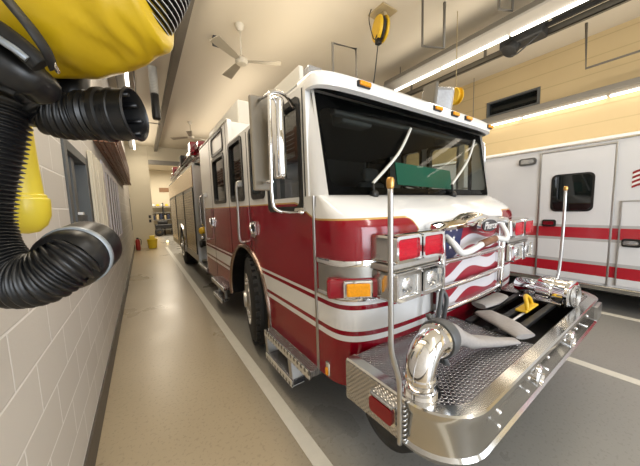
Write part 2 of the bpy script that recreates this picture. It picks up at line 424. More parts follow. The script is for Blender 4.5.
lower_cab()
WX, WY, WZ = XL, 3.03, .53     # front wheel
def side_panel(side):
    """lower cab side from the nose seam back to the rear of the crew cab, arched over the wheel"""
    bm = new(); x0 = XL if side < 0 else XR; x1 = x0+.05*(-side)
    R = .66; arch = []
    a0 = math.asin((.42-.50)/R)
    N = 20
    for i in range(N+1):
        t = a0+(PI-2*a0)*i/N; arch.append((WY-R*math.cos(t), .50+R*math.sin(t)))
    poly = [(YDOOR, .42)]+arch+[(YCAB, .42), (YCAB, 1.68), (YDOOR, 1.68)]
    # triangulated as a strip fan: split to keep faces convex enough
    top = 1.68
    pts = [(YDOOR, .42)]+arch+[(YCAB, .42)]
    A = [[bm.verts.new((xx, y, z)) for y, z in pts] for xx in (x0, x1)]; T = [[bm.verts.new((xx, y, top)) for y, z in pts] for xx in (x0, x1)]
    for i in range(len(pts)-1):
        for q in range(2): bm.faces.new((A[q][i], A[q][i+1], T[q][i+1], T[q][i]))
        bm.faces.new((A[0][i], A[0][i+1], A[1][i+1], A[1][i])); bm.faces.new((T[0][i], T[0][i+1], T[1][i+1], T[1][i]))
    bm.faces.new((A[0][0], A[1][0], T[1][0], T[0][0])); bm.faces.new((A[0][-1], A[1][-1], T[1][-1], T[0][-1]))
    return obj('cab_side', bm, M['paint'], truck)
side_panel(-1); side_panel(1)
# windows on each side: (y0, y1, z0, z1)
WINS = [(1.66, 2.22, 1.60, 2.36), (2.36, 2.66, 1.73, 2.38), (2.95, 3.43, 1.73, 2.40), (3.72, 4.36, 1.73, 2.36), (3.72, 4.36, 2.44, 2.69)]
def upper_side(side):
    bm = new(); x0 = XL+.0 if side < 0 else XR; x1 = x0+.05*(-side); a, b = min(x0, x1), max(x0, x1)
    B = lambda y0, y1, z0, z1: box(bm, a, b, y0, y1, z0, z1)
    z = 1.68
    # below/above the windows
    B(1.56, 1.66, z, 2.43)
    B(1.66, 2.22, 2.36, 2.43)
    B(2.22, 2.36, z, 2.43)
    B(2.36, 2.66, z, 1.73); B(2.36, 2.66, 2.38, 2.43)
    B(2.66, 2.95, z, 2.43)
    B(2.95, 3.43, z, 1.73); B(2.95, 3.43, 2.40, 2.43)
    B(3.43, 3.72, z, 2.74)
    B(3.72, 4.36, z, 1.73); B(3.72, 4.36, 2.36, 2.44); B(3.72, 4.36, 2.69, 2.74)
    B(4.36, YCAB, z, 2.74)
    obj('cab_upper_side', bm, M['white'], truck)
    for i, (y0, y1, za, zb) in enumerate(WINS):
        bm = new(); ring_prism(bm, rrect(y0-.03, y1+.03, za-.03, zb+.03, .06), rrect(y0+.012, y1-.012, za+.012, zb-.012, .05), 'x', x0+.012*side, x1+.01*(-side))
        o = obj('side_window', bm, M['blackgloss'], truck)
        bm = new(); prism(bm, rrect(y0, y1, za, zb, .05), 'x', x0-.02*side, x0-.024*side); obj('pane', bm, M['glass'] if i in (0, 1) else M['dark_glass'], o)
        if i == 4:
            bm = new(); box(bm, x0-.012*side-.003, x0-.012*side+.003, y0+.12, y1-.1, za+.03, zb-.04, .01); obj('pale_blind', bm, M['curtain'], o)
upper_side(-1); upper_side(1)
M['frit'] = mat('black_frit', (.002, .002, .002), .8, var=.1); M['frit'].node_tree.nodes['Principled BSDF'].inputs['Specular IOR Level'].default_value = .05
def greenhouse():
    # A pillars with the white surround of the windscreen
    for s in (-1, 1):
        bm = new()
        def ring(z, yb, yf):
            xo = XC+s*(HW-.012); xi = XC+s*(HW-(.075 if z < 2 else .05))
            return [bm.verts.new(p) for p in ((xo, yb, z), (xo, yf+.06, z), (xo-s*.03, yf+.015, z), (xi, yf-.02, z), (xi, yf+.05, z), (xi, yb, z))]
        A = ring(1.66, 1.60, 1.44); B = ring(2.41, 1.66, 1.55)
        for i in range(6): bm.faces.new((A[i], A[(i+1) % 6], B[(i+1) % 6], B[i]))
        bm.faces.new(A); bm.faces.new(B); obj('windscreen_pillar', bm, M['white'], truck, smooth=50)
    # brow/visor
    bm = new(); rings = []
    for z, off, w in ((2.385, .04, HW-.01), (2.395, 0., HW+.0), (2.46, .0, HW), (2.492, .02, HW-.012), (2.505, .06, HW-.04)):
        rings.append([bm.verts.new((x, y, z)) for x, y in plan(1.39+off, 1.66, w, 6.5, 60)])
    lo = [bm.verts.new((v.co.x, v.co.y+.12, 2.40)) for v in rings[0]]
    bmu = new(); U0 = [bmu.verts.new(v.co) for v in rings[0]]; U1 = [bmu.verts.new((v.co.x, max(v.co.y, 1.515), 2.392)) for v in rings[0]]; [bm.verts.remove(v) for v in lo]
    for a, b, c, d in zip(U0, U0[1:], U1[1:], U1):
        if (a.co-d.co).length+(b.co-c.co).length > 1e-5: bmu.faces.new((a, b, c, d))
    obj('visor_underside', bmu, M['blackgloss'], truck, label='black underside of the white visor')
    for A, B in zip(rings, rings[1:]):
        for a, b, c, d in zip(A, A[1:], B[1:], B): bm.faces.new((a, b, c, d))
    T = rings[-1]; bk = [bm.verts.new((XC+HW-.04, 2.0, 2.505)), bm.verts.new((XC-HW+.04, 2.0, 2.505))]
    bm.faces.new(T+bk)
    obj('roof_visor', bm, M['white'], truck, smooth=40)
    # roofs
    bm = new(); box(bm, XL+.005, XR-.005, 1.64, 3.5, 2.42, 2.47, .02); box(bm, XL+.05, XR-.05, 1.7, 3.5, 2.46, 2.50, .02)
    obj('front_roof', bm, M['white'], truck)
    bm = new(); prism(bm, [(3.42, 2.42), (3.50, 2.74), (YCAB+.02, 2.74), (YCAB+.02, 2.42)], 'x', XL+.004, XR-.004)
    obj('crew_roof', bm, M['white'], truck)
    bm = new(); box(bm, XL+.175, XR-.175, 3.52, YCAB-.1, 2.74, 3.05, .02); obj('roof_box', bm, M['cream2'], truck)
    bm = new(); box(bm, XL-.008, XL+.02, 1.7, YCAB, 2.735, 2.765, .01) if 0 else box(bm, XL-.01, XL+.03, 3.44, YCAB+.02, 2.725, 2.755, .01); obj('drip_rail', bm, M['cream2'], truck)
    bm = new(); box(bm, XL+.0, XR-.0, YCAB-.04, YCAB, .5, 2.74); obj('cab_rear_wall', bm, M['white'], truck)
    # liner, dash, seats, steering wheel
    bm = new(); box(bm, XL+.06, XR-.06, 1.62, 3.6, 2.38, 2.418); box(bm, XL+.06, XR-.06, 3.5, 3.56, 1.0, 2.44); obj('cab_liner', bm, M['cabin'], truck)
    bm = new(); prism(bm, [(1.46, 1.5), (1.46, 1.685), (1.72, 1.70), (1.86, 1.62), (1.92, 1.3), (1.5, 1.3)], 'x', XL+.06, XR-.06); obj('dashboard', bm, M['cabin'], truck)
    bm = new()
    box(bm, XL+.25, XR-.25, 1.55, 1.63, 2.28, 2.40, .02)
    for x in (1.5, 2.95): box(bm, x-.17, x+.17, 1.6, 1.75, 2.25, 2.40, .03)
    obj('overhead_console', bm, M['cabgrey'], truck)
    for x in (1.55, 2.9):
        bm = new(); box(bm, x-.27, x+.27, 2.3, 2.85, 1.15, 1.28, .05); box(bm, x-.26, x+.26, 2.78, 2.93, 1.25, 1.95, .06); box(bm, x-.15, x+.15, 2.8, 2.92, 1.94, 2.16, .05); obj('cab_seat', bm, M['cabgrey'], truck)
    bm = new(); R = Matrix.Rotation(math.radians(35), 3, 'X')
    pts = [Vector((2.9, 2.02, 1.72))+R @ Vector((.23*math.cos(t*2*PI/28), .23*math.sin(t*2*PI/28), 0)) for t in range(28)]
    tube(bm, pts, .016, 8, closed=True)
    for a in (0, 2.1, 4.2): tube(bm, [Vector((2.9, 2.02, 1.72)), Vector((2.9, 2.02, 1.72))+R @ Vector((.22*math.cos(a), .22*math.sin(a), 0))], .013, 6)
    obj('steering_wheel', bm, M['black'], truck)
    # windscreen: bowed glass with a black border
    def pt(u, v):   # u in -1..1 , v 0..1
        y = 1.39+.115*v+.05*u*u; return Vector((XC+u*(HW-.068+.03*v), y, 1.69+.70*v))
    def sheet(bm, u0, u1, v0, v1, n=20, m=4, off=0.):
        g = [[bm.verts.new(pt(u0+(u1-u0)*i/n, v0+(v1-v0)*j/m)+Vector((0, off, 0))) for i in range(n+1)] for j in range(m+1)]
        for j in range(m):
            for i in range(n): f = bm.faces.new((g[j][i], g[j][i+1], g[j+1][i+1], g[j+1][i])); f.smooth = True
    bm = new(); sheet(bm, -1, 1, 0, 1); ws = obj('windscreen', bm, M['wsglass'], truck)
    bm = new()
    def rim(outer, inner, off):
        A = [bm.verts.new(pt(*p)+Vector((0, off, 0))) for p in outer]; B = [bm.verts.new(pt(*p)+Vector((0, off, 0))) for p in inner]; n = len(A)
        for i in range(n): bm.faces.new((A[i], A[(i+1) % n], B[(i+1) % n], B[i]))
    def rr(u, v0, v1, r, n=8, nn=16):
        out = []
        L = rrect(-u, u, v0, v1, r, n); return L
    def dens(L):
        out = []
        for a, b in zip(L, L[1:]+L[:1]):
            k = max(1, int(abs(a[0]-b[0])/.1)); out += [(a[0]+(b[0]-a[0])*i/k, a[1]+(b[1]-a[1])*i/k) for i in range(k)]
        return out
    o_ = dens(rrect(-1.0, 1.0, -.01, 1.0, .03, 6)); i_ = dens(rrect(-.965, .965, .07, .87, .09, 6))
    if len(o_) != len(i_):
        o_ = rrect(-1.0, 1.0, -.01, 1.0, .03, 6); i_ = rrect(-.965, .965, .07, .87, .09, 6)
    rim(o_, i_, -.006); obj('windscreen_border', bm, M['frit'], ws)
    return pt
M['wsglass'] = mat('windscreen_glass', (.75, .82, .80), 0., trans=1.); M['wsglass'].node_tree.nodes['Principled BSDF'].inputs['IOR'].default_value = 1.25
def thin_glass(name, tint, r0=.035, r1=.55):
    m = bpy.data.materials.new(name); m.use_nodes = True; t = m.node_tree; t.nodes.remove(t.nodes['Principled BSDF'])
    a = t.nodes.new('ShaderNodeBsdfTransparent'); a.inputs['Color'].default_value = (*tint, 1)
    g = t.nodes.new('ShaderNodeBsdfGlossy'); g.inputs['Roughness'].default_value = .015
    lw = t.nodes.new('ShaderNodeLayerWeight'); lw.inputs['Blend'].default_value = .5
    p = t.nodes.new('ShaderNodeMath'); p.operation = 'POWER'; p.inputs[1].default_value = 4.
    q = t.nodes.new('ShaderNodeMath'); q.operation = 'MULTIPLY_ADD'; q.inputs[1].default_value = r1; q.inputs[2].default_value = r0
    x = t.nodes.new('ShaderNodeMixShader'); t.links.new(lw.outputs['Facing'], p.inputs[0]); t.links.new(p.outputs[0], q.inputs[0]); t.links.new(q.outputs[0], x.inputs[0])
    t.links.new(a.outputs[0], x.inputs[1]); t.links.new(g.outputs[0], x.inputs[2]); t.links.new(x.outputs[0], t.nodes['Material Output'].inputs['Surface'])
    return m
M['wsglass'] = thin_glass('windscreen_glass', (.60, .64, .61), .010, .4); M['glass'] = thin_glass('side_glass', (.28, .30, .29), .04)
WS = greenhouse()
def wipers():
    for (u0, v0), (u1, v1) in (((-.66, .11), (-.21, .80)), ((.24, .13), (.78, .87))):
        a, b = WS(u0, v0)+Vector((0, -.03, 0)), WS(u1, v1)+Vector((0, -.03, 0)); m_ = WS((u0+u1)/2+.03, (v0+v1)/2)+Vector((0, -.05, 0))
        bm = new(); tube(bm, bez([a, m_, b], 6), .012, 6); o = obj('wiper', bm, M['wiper'], truck)
        bm = new(); p = WS(u0+.0, .02)+Vector((0, -.03, -.02)); lathe(bm, [(0, -.02), (.03, -.02), (.03, .02), (0, .025)], p, (0, -1, .2), 12); tube(bm, [p, a], .010, 6); obj('wiper_pivot', bm, M['black'], o)
wipers()
# marker lamps on the visor
for px, in ((1.36,), (2.26,), (2.55,), (2.80,), (3.33,)):
    u = (px-XC)/HW; y = 1.66-.27*(max(0, 1-abs(u)**6.5))**(1/6.5)
    bm = new(); box(bm, px-.06, px+.06, y-.016, y+.01, 2.425, 2.468, .008); o = obj('marker_lamp', bm, M['blackgloss'], truck)
    part('lens', M['amber'], o, box, px-.052, px+.052, y-.032, y-.012, 2.430, 2.462, .01)
def step_face_material():
    m = mat('step_nosing_metal', (.62, .61, .58), .35, .7); k = NT(m); X, Y, Z = k.pos()
    fy = k.math('SUBTRACT', k.math('FRACT', k.math('DIVIDE', Y, .055)), .5); fz = k.math('SUBTRACT', k.math('FRACT', k.math('DIVIDE', Z, .055)), .5)
    d = k.math('SQRT', k.math('ADD', k.math('MULTIPLY', fy, fy), k.math('MULTIPLY', fz, fz)))
    k.l(k.mix(k.math('LESS_THAN', d, .28), (.78, .77, .74), (.16, .155, .145)), k.b.inputs['Base Color'])
    return m
def side_details():
    for s in (-1, 1):
        x = XL if s < 0 else XR; q = s
        # seams
        for name, y, z0, z1 in (('door_trim', YDOOR, .42, 1.68),):
            bm = new(); box(bm, x-.008, x+.008, y-.012, y+.012, z0, z1, .003); obj(name, bm, M['steel'], truck)
        for y, z0, z1 in ((2.78, 1.16, 2.42), (3.56, 1.0, 2.73), (4.55, .45, 2.73), (1.60, 1.68, 2.42)):
            bm = new(); box(bm, x-.003, x+.003, y-.006, y+.006, z0, z1); obj('door_seam', bm, M['blackgloss'], truck)
        for y, z in ((2.66, 1.39), (4.62, 1.40)):
            bm = new(); prism(bm, rrect(y-.065, y+.065, z-.085, z+.085, .03), 'x', x-.004, x+.022*q); o = obj('door_handle', bm, M['chrome'], truck)
            bm = new(); prism(bm, rrect(y-.045, y+.045, z-.03, z+.06, .02), 'x', x+.018*q, x+.026*q); obj('handle_recess', bm, M['blackgloss'], o)
            bm = new(); tube(bm, [(x+.03*q, y+.03, z+.065), (x+.05*q, y, z+.02), (x+.03*q, y-.02, z-.05)], .014, 8); obj('lever', bm, M['chrome'], o)
        bm = new(); prism(bm, rrect(1.60, 1.74, 1.555, 1.60, .02), 'x', x-.002, x+.02*q); obj('door_lock_plate', bm, M['chrome'], truck)
        for y, z0, z1 in ((3.0, 1.22, 1.92), (4.95, 1.1, 1.9)):
            bm = new(); xx = x+.06*q; tube(bm, bez([(x, y, z0), (xx, y, z0+.04), (xx, y, (z0+z1)/2), (xx, y, z1-.04), (x, y, z1)], 6), .016, 10); o = obj('grab_rail', bm, M['alu'], truck)
            part('rail_bracket', M['alu'], o, box, min(x, xx+.0), max(x, xx), y-.03, y+.03, z1-.06, z1, .006)
        # wheel-arch trim
        bm = new(); N = 28; R = .68; rings = []
        for i in range(N+1):
            t = -.12+(PI+.24)*i/N; c, sn = math.cos(t), math.sin(t); ring = []
            for dr, dx in ((-.035, .0), (-.035, .012), (-.022, .028), (.0, .03), (.012, .02), (.014, .0)): ring.append(bm.verts.new((x+dx*q, WY-(R+dr)*c, .50+(R+dr)*sn)))
            rings.append(ring)
        for A, B in zip(rings, rings[1:]):
            for i in range(5): bm.faces.new((A[i], A[i+1], B[i+1], B[i]))
        obj('wheel_arch_trim', bm, M['archtrim'], truck, smooth=40)
        # inner wheel house
        bm = new(); rings = []
        for i in range(N+1):
            t = -.12+(PI+.24)*i/N; rings.append([bm.verts.new((xx, WY-.655*math.cos(t), .50+.655*math.sin(t))) for xx in (x, x-.55*q)])
        for A, B in zip(rings, rings[1:]): bm.faces.new((A[0], A[1], B[1], B[0]))
        obj('wheel_house', bm, M['black'], truck)
        # mirror
        bm = new(); o_ = x+.235*q
        tube(bm, bez([(x, 1.72, 2.33), (x+.10*q, 1.66, 2.375), (o_-.02*q, 1.63, 2.36), (o_, 1.62, 2.29), (o_+.008*q, 1.62, 2.0), (o_+.014*q, 1.62, 1.68), (o_-.02*q, 1.625, 1.59), (x+.08*q, 1.64, 1.565), (x, 1.66, 1.57)], 6), .0125, 10)
        arm = obj('mirror_arm', bm, M['chrome'], truck)
        bm = new(); lathe(bm, [(0, 0), (.04, .0), (.048, .02), (.048, .53), (.038, .56), (0, .565)], (x+.14*q, 1.70, 1.81), (0, 0, 1), 24); mr = obj('mirror_head', bm, M['chrome'], truck)
        bm = new(); box(bm, x+.14*q-.044, x+.14*q+.044, 1.742, 1.752, 1.83, 2.35, .004); obj('mirror_glass', bm, M['blackgloss'], mr)
        bm = new(); box(bm, min(x+.115*q, x+.27*q), max(x+.115*q, x+.27*q), 1.88, 1.92, 1.74, 2.43, .012); obj('mirror_back', bm, M['tanmirror'], truck, label='tall flat tan wing mirror')
        bm = new(); tube(bm, [(x+.2*q, 1.90, 2.40), (o_-.02*q, 1.63, 2.355)], .011, 8); obj('mirror_strut', bm, M['chrome'], arm)
        bm = new(); tube(bm, [(x+.2*q, 1.90, 1.80), (o_+.01*q, 1.62, 1.78)], .011, 8); obj('mirror_strut', bm, M['chrome'], arm)
        # entry steps below the front door
        def step(nm, y0, y1, z0, z1, w, par):
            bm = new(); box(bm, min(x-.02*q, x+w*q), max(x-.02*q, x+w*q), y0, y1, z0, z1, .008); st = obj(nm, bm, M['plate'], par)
            bm = new(); box(bm, min(x+w*q, x+(w+.008)*q), max(x+w*q, x+(w+.008)*q), y0+.004, y1-.004, z0-.012, z1-.004, .003); obj('step_nosing', bm, M['stepface'], st); return st
        st = step('entry_step', 1.50, 2.34, .375, .43, .075, truck)
        step('lower_step', 1.74, 2.28, .185, .235, .095, truck)
        for y in (1.77, 2.25):
            bm = new(); prism(bm, [(y-.025, .18), (y+.025, .18), (y+.06, .37), (y+.0, .37)], 'x', x-.01*q, x+.09*q); obj('step_hanger', bm, M['alu'], truck)
        step('crew_step', 3.85, 4.65, .42, .47, .08, truck)
        step('crew_lower_step', 3.95, 4.5, .22, .265, .09, truck)
        for y in (4.0, 4.42):
            bm = new(); box(bm, min(x, x+.03*q), max(x, x+.03*q), y, y+.05, .24, .44); obj('step_hanger', bm, M['alu'], truck)
        # small amber side lamp
        bm = new(); prism(bm, rrect(1.395, 1.435, .42, .53, .012), 'x', x+.0*q, x+.016*q) if 0 else box(bm, x-.012, x+.03, 1.36, 1.40, .44, .54, .008); ol = obj('side_lamp', bm, M['chrome'], truck)
        bm = new(); box(bm, min(x-.02*q, x+.022*q), max(x-.02*q, x+.022*q), 1.367, 1.393, .45, .50, .006); obj('lens', bm, M['amber'], ol)
M['tanmirror'] = mat('mirror_shell', (.27, .235, .18), .5, 0., var=.08, scale=3)
M['stepface'] = step_face_material()
M['archtrim'] = mat('arch_trim_metal', (.36, .27, .22), .22, 1., var=.1)
side_details()
def wheels():
    for y, steer in ((WY-.07, -.22), (8.95, 0.)):
        for s in (-1, 1):
            x = XC+s*(HW+.015); R = .54; hub = Vector((x, y, R)); T = Matrix.Translation((x-s*.15, y, R)) @ Matrix.Rotation(steer, 4, 'Z') @ Matrix.Translation((-(x-s*.15), -y, -R))
            bm = new(); prof = [(.29, 0), (.40, .0), (.47, .012), (.505, .04), (.515, .06)]
            for k in range(6): h = .065+k*.047; prof += [(R, h), (R, h+.030), (R-.014, h+.032), (R-.014, h+.043)]
            prof += [(.505, .355), (.47, .38), (.29, .38)]
            lathe(bm, prof, hub, (-s, 0, 0), 64)
            for i in range(40):
                a = i*2*PI/40
                for h in (.045, .35):
                    vs = box(bm, -.022, .022, -.022, .022, -.008, .008, rot=Matrix.Rotation(a-PI/2, 3, 'X'))
                    for v in vs: v.co += hub+Vector((-s*h, math.cos(a)*(R-.012), math.sin(a)*(R-.012)))
            bm.transform(T); w = obj('wheel', bm, M['rubber'], truck, smooth=30)
            bm = new(); lathe(bm, [(.30, .0), (.295, -.005), (.28, .02), (.27, .07), (.20, .09), (.155, .07), (.15, .0), (.10, -.02), (.095, -.045), (0, -.05)], hub, (-s, 0, 0), 40); bm.transform(T); obj('wheel_rim', bm, M['alu'], w, smooth=40)
            for i in range(10):
                a = i*2*PI/10; c = (x-s*.07, y+.222*math.cos(a), R+.222*math.sin(a))
                bm = new(); lathe(bm, [(.024, 0), (.024, .05), (.016, .075), (0, .08)], c, (s, 0, 0), 8); bm.transform(T); obj('lug_nut', bm, M['chrome'], w)
wheels()
# chassis underneath
bm = new(); box(bm, 1.7, 1.8, 1.2, 12.2, .55, .75); box(bm, 2.65, 2.75, 1.2, 12.2, .55, .75); box(bm, 1.3, 3.15, 2.9, 3.16, .42, .58); box(bm, 1.3, 3.15, 8.85, 9.05, .42, .62); box(bm, 1.6, 2.85, 1.3, 2.2, .5, .9); obj('chassis', bm, M['black'], truck)
exec_front = True
def nose_y(x, yf=1.08): u = abs(x-XC)/HW; return YDOOR-(YDOOR-yf)*(max(0., 1-u**4.5))**(1/4.5)
def wrap_strip(bm, x0, x1, z0, z1, off, n=24, th=.0):
    """strip hugging the nose between two x positions, offset outwards"""
    pts = []
    for i in range(n+1):
        x = x0+(x1-x0)*i/n; y = nose_y(x); e = 1e-3; d = (nose_y(min(x+e, XR-1e-4))-nose_y(max(x-e, XL+1e-4)))/(2*e)
        nrm = Vector((d, -1, 0)).normalized(); pts.append(Vector((x, y, 0))+nrm*off)
    A = [bm.verts.new((p.x, p.y, z0)) for p in pts]; B = [bm.verts.new((p.x, p.y, z1)) for p in pts]
    for a, b, c, d in zip(A, A[1:], B[1:], B): f = bm.faces.new((a, b, c, d)); f.smooth = True
def corner_pts(s, N=24, t0=.004, t1=.80):
    """points round one nose corner from the door seam (t0) to the lamp stack"""
    out = []
    for i in range(N+1):
        t = (t0+(t1-t0)*i/N)*PI/2; c, sn = math.cos(t), math.sin(t); n = 4.5
        x = XC+s*HW*c**(2/n); y = YDOOR-.42*sn**(2/n); nx = s*(c**(2-2/n))/HW; ny = -(sn**(2-2/n))/.42
        out.append((Vector((x, y, 0)), Vector((nx, ny, 0)).normalized()))
    return out
def front():
    for s in (-1, 1):
        cp = corner_pts(s)
        # silver corner panel with bright rails
        bm = new(); A = [bm.verts.new(p+n*.006+Vector((0, 0, 1.045))) for p, n in cp]; B = [bm.verts.new(p+n*.006+Vector((0, 0, 1.235))) for p, n in cp]
        for a, b, c, d in zip(A, A[1:], B[1:], B): bm.faces.new((a, b, c, d)).smooth = True
        pn = obj('corner_panel', bm, M['silver'], truck)
        for z in (1.025, 1.245):
            bm = new(); rr = []
            for p, n in cp: rr.append([bm.verts.new(p+n*o+Vector((0, 0, z+dz))) for o, dz in ((0, -.022), (.016, -.018), (.02, 0), (.016, .018), (0, .022))])
            for A, B in zip(rr, rr[1:]):
                for i in range(4): bm.faces.new((A[i], A[i+1], B[i+1], B[i]))
            obj('corner_rail', bm, M['chrome'], pn, smooth=60)
        # turn signal
        p, n = min(cp, key=lambda q: abs(abs(q[0].x-XC)-1.15))
        rz = math.atan2(n.y, n.x)+PI/2
        Rz = Matrix.Rotation(rz, 3, 'Z')
        def lb(bm, w, d0, d1, z0, z1, bev, off=0.):
            c = p+n*((d0+d1)/2); vs = box(bm, -w/2+off, w/2+off, -(d1-d0)/2, (d1-d0)/2, -(z1-z0)/2, (z1-z0)/2, bev, rot=Rz)
            for v in vs: v.co += c+Vector((0, 0, (z0+z1)/2))
        bm = new(); lb(bm, .38, -.06, .03, 1.03, 1.155, .02); ts = obj('turn_signal', bm, M['red'], truck)
        bm = new(); lb(bm, .185, .02, .05, 1.035, 1.15, .012); obj('turn_bezel', bm, M['chrome'], ts)
        bm = new(); lb(bm, .145, .04, .062, 1.052, 1.133, .012); obj('turn_lens', bm, M['amber'], ts)
        # twin lamp stack: red warning lamps above, headlamps below
        xi, xo = XC+s*.575, XC+s*1.07
        a, b = min(xi, xo), max(xi, xo)
        for z0, z1, lens, nm in ((1.262, 1.42, 'redlens', 'warning_lamp_pair'), (1.03, 1.20, 'lampglass', 'headlamp_pair')):
            bm = new(); box(bm, a, b, .98, 1.20, z0-.008, z1+.008, .02); hs = obj(nm, bm, M['polished'], truck)
            for k in range(2):
                w = (b-a)/2; xa = a+k*w+.022; xb = a+(k+1)*w-.022
                bm = new(); ring_prism(bm, rrect(xa-.014, xb+.014, z0, z1, .02), rrect(xa+.004, xb-.004, z0+.018, z1-.018, .015), 'y', .945, .985); fr = obj('lamp_frame', bm, M['chrome'], hs)
                bm = new(); box(bm, xa, xb, .962, .985, z0+.014, z1-.014, .012)
                if lens == 'redlens':
                    for j in range(4): box(bm, xa+.01, xb-.01, .956, .964, z0+.03+j*.03, z0+.045+j*.03, .003)
                else: lathe(bm, [(.0, .0), (.05, .004), (.055, -.012)], ((xa+xb)/2, .962, (z0+z1)/2), (0, -1, 0), 20)
                obj('lamp_lens', bm, M[lens], hs)
        bm = new(); box(bm, a-.01, b+.01, .99, 1.20, 1.21, 1.252, .01); obj('lamp_divider', bm, M['alu'], truck)
    # flag panel inside the grille surround
    bm = new(); box(bm, 1.74, 2.71, 1.05, 1.09, .80, 1.44); fp = obj('grille_flag_panel', bm, M['flag'], truck)
    bm = new()
    for x, z in ((1.815, 1.40), (1.86, 1.33), (1.905, 1.40), (1.95, 1.335), (1.99, 1.40), (1.81, 1.265), (1.90, 1.27), (1.835, 1.20)):
        v = [bm.verts.new((x+(.022 if i % 2 == 0 else .009)*math.sin(i*PI/5), 1.047, z+(.022 if i % 2 == 0 else .009)*math.cos(i*PI/5))) for i in range(10)]; bm.faces.new(v)
    obj('stars', bm, M['white'], fp)
    # chrome guard: posts, rails and the humped top
    gg = None
    for x in (1.73, 2.73):
        bm = new(); tube(bm, bez([(x, 1.05, .74), (x, 1.03, .80), (x, 1.015, 1.1), (x, 1.02, 1.38), (x, 1.05, 1.45)], 6), .026, 12); obj('grille_post', bm, M['chrome'], truck)
    bm = new(); ring_prism(bm, rrect(1.735, 2.715, .79, 1.45, .03), rrect(1.765, 2.685, .82, 1.42, .03), 'y', 1.03, 1.055); gg = obj('grille_surround', bm, M['chrome'], truck)
    for z in (1.18, .985, .815):
        bm = new(); tube(bm, bez([(1.71, 1.04, z), (1.76, 1.02, z), (2.225, 1.005, z), (2.69, 1.02, z), (2.74, 1.04, z)], 6), .019, 10, flat=1.); obj('grille_rail', bm, M['chrome'], gg)
    bm = new(); N = 40; rr = []
    for i in range(N+1):
        x = 1.63+1.15*i/N; u = (x-XC)/.575; hump = .05*math.exp(-(u/.36)**2); z = 1.455+hump-.012*max(0, abs(u)-.85)*6
        rr.append([bm.verts.new((x, yy, zz)) for yy, zz in ((1.12, z+.012), (1.04, z+.018), (.995, z+.004), (.98, z-.022), (.995, z-.046-hump*.8), (1.06, z-.05-hump*.8))])
    for A, B in zip(rr, rr[1:]):
        for i in range(5): bm.faces.new((A[i], A[i+1], B[i+1], B[i]))
    bm.faces.new(rr[0]); bm.faces.new(rr[-1]); obj('grille_top_bar', bm, M['chrome'], truck, smooth=50)
    bm = new(); prism(bm, [(2.32+.145*math.cos(t*2*PI/36), 1.41+.062*math.sin(t*2*PI/36)) for t in range(36)], 'y', .955, .985); bd = obj('badge', bm, M['chrome'], truck, smooth=40)
    bm = new(); prism(bm, [(2.32+.125*math.cos(t*2*PI/36), 1.41+.048*math.sin(t*2*PI/36)) for t in range(36)], 'y', .950, .958); obj('badge_field', bm, M['badge'], bd)
    text_mesh('badge_lettering', 'Pierce', .085, M['white'], bd, (2.32, .948, 1.41), PI/2, 0, .002, .35)
    # folded grab bar under the top bar
    bm = new(); tube(bm, bez([(1.80, 1.03, 1.36), (1.79, .96, 1.31), (1.86, .94, 1.245), (2.0, .935, 1.25), (2.2, .935, 1.285), (2.4, .935, 1.30), (2.60, .94, 1.27), (2.66, .96, 1.32), (2.67, 1.02, 1.42)], 7), .024, 12); gb = obj('tow_bar', bm, M['white'], truck)
    bm = new(); tube(bm, [(2.14, .935, 1.276), (2.37, .935, 1.299)], .029, 12); obj('bar_grip', bm, M['wood'], gb, label='brown sleeve on the pale bar')
front()
DZ = .70
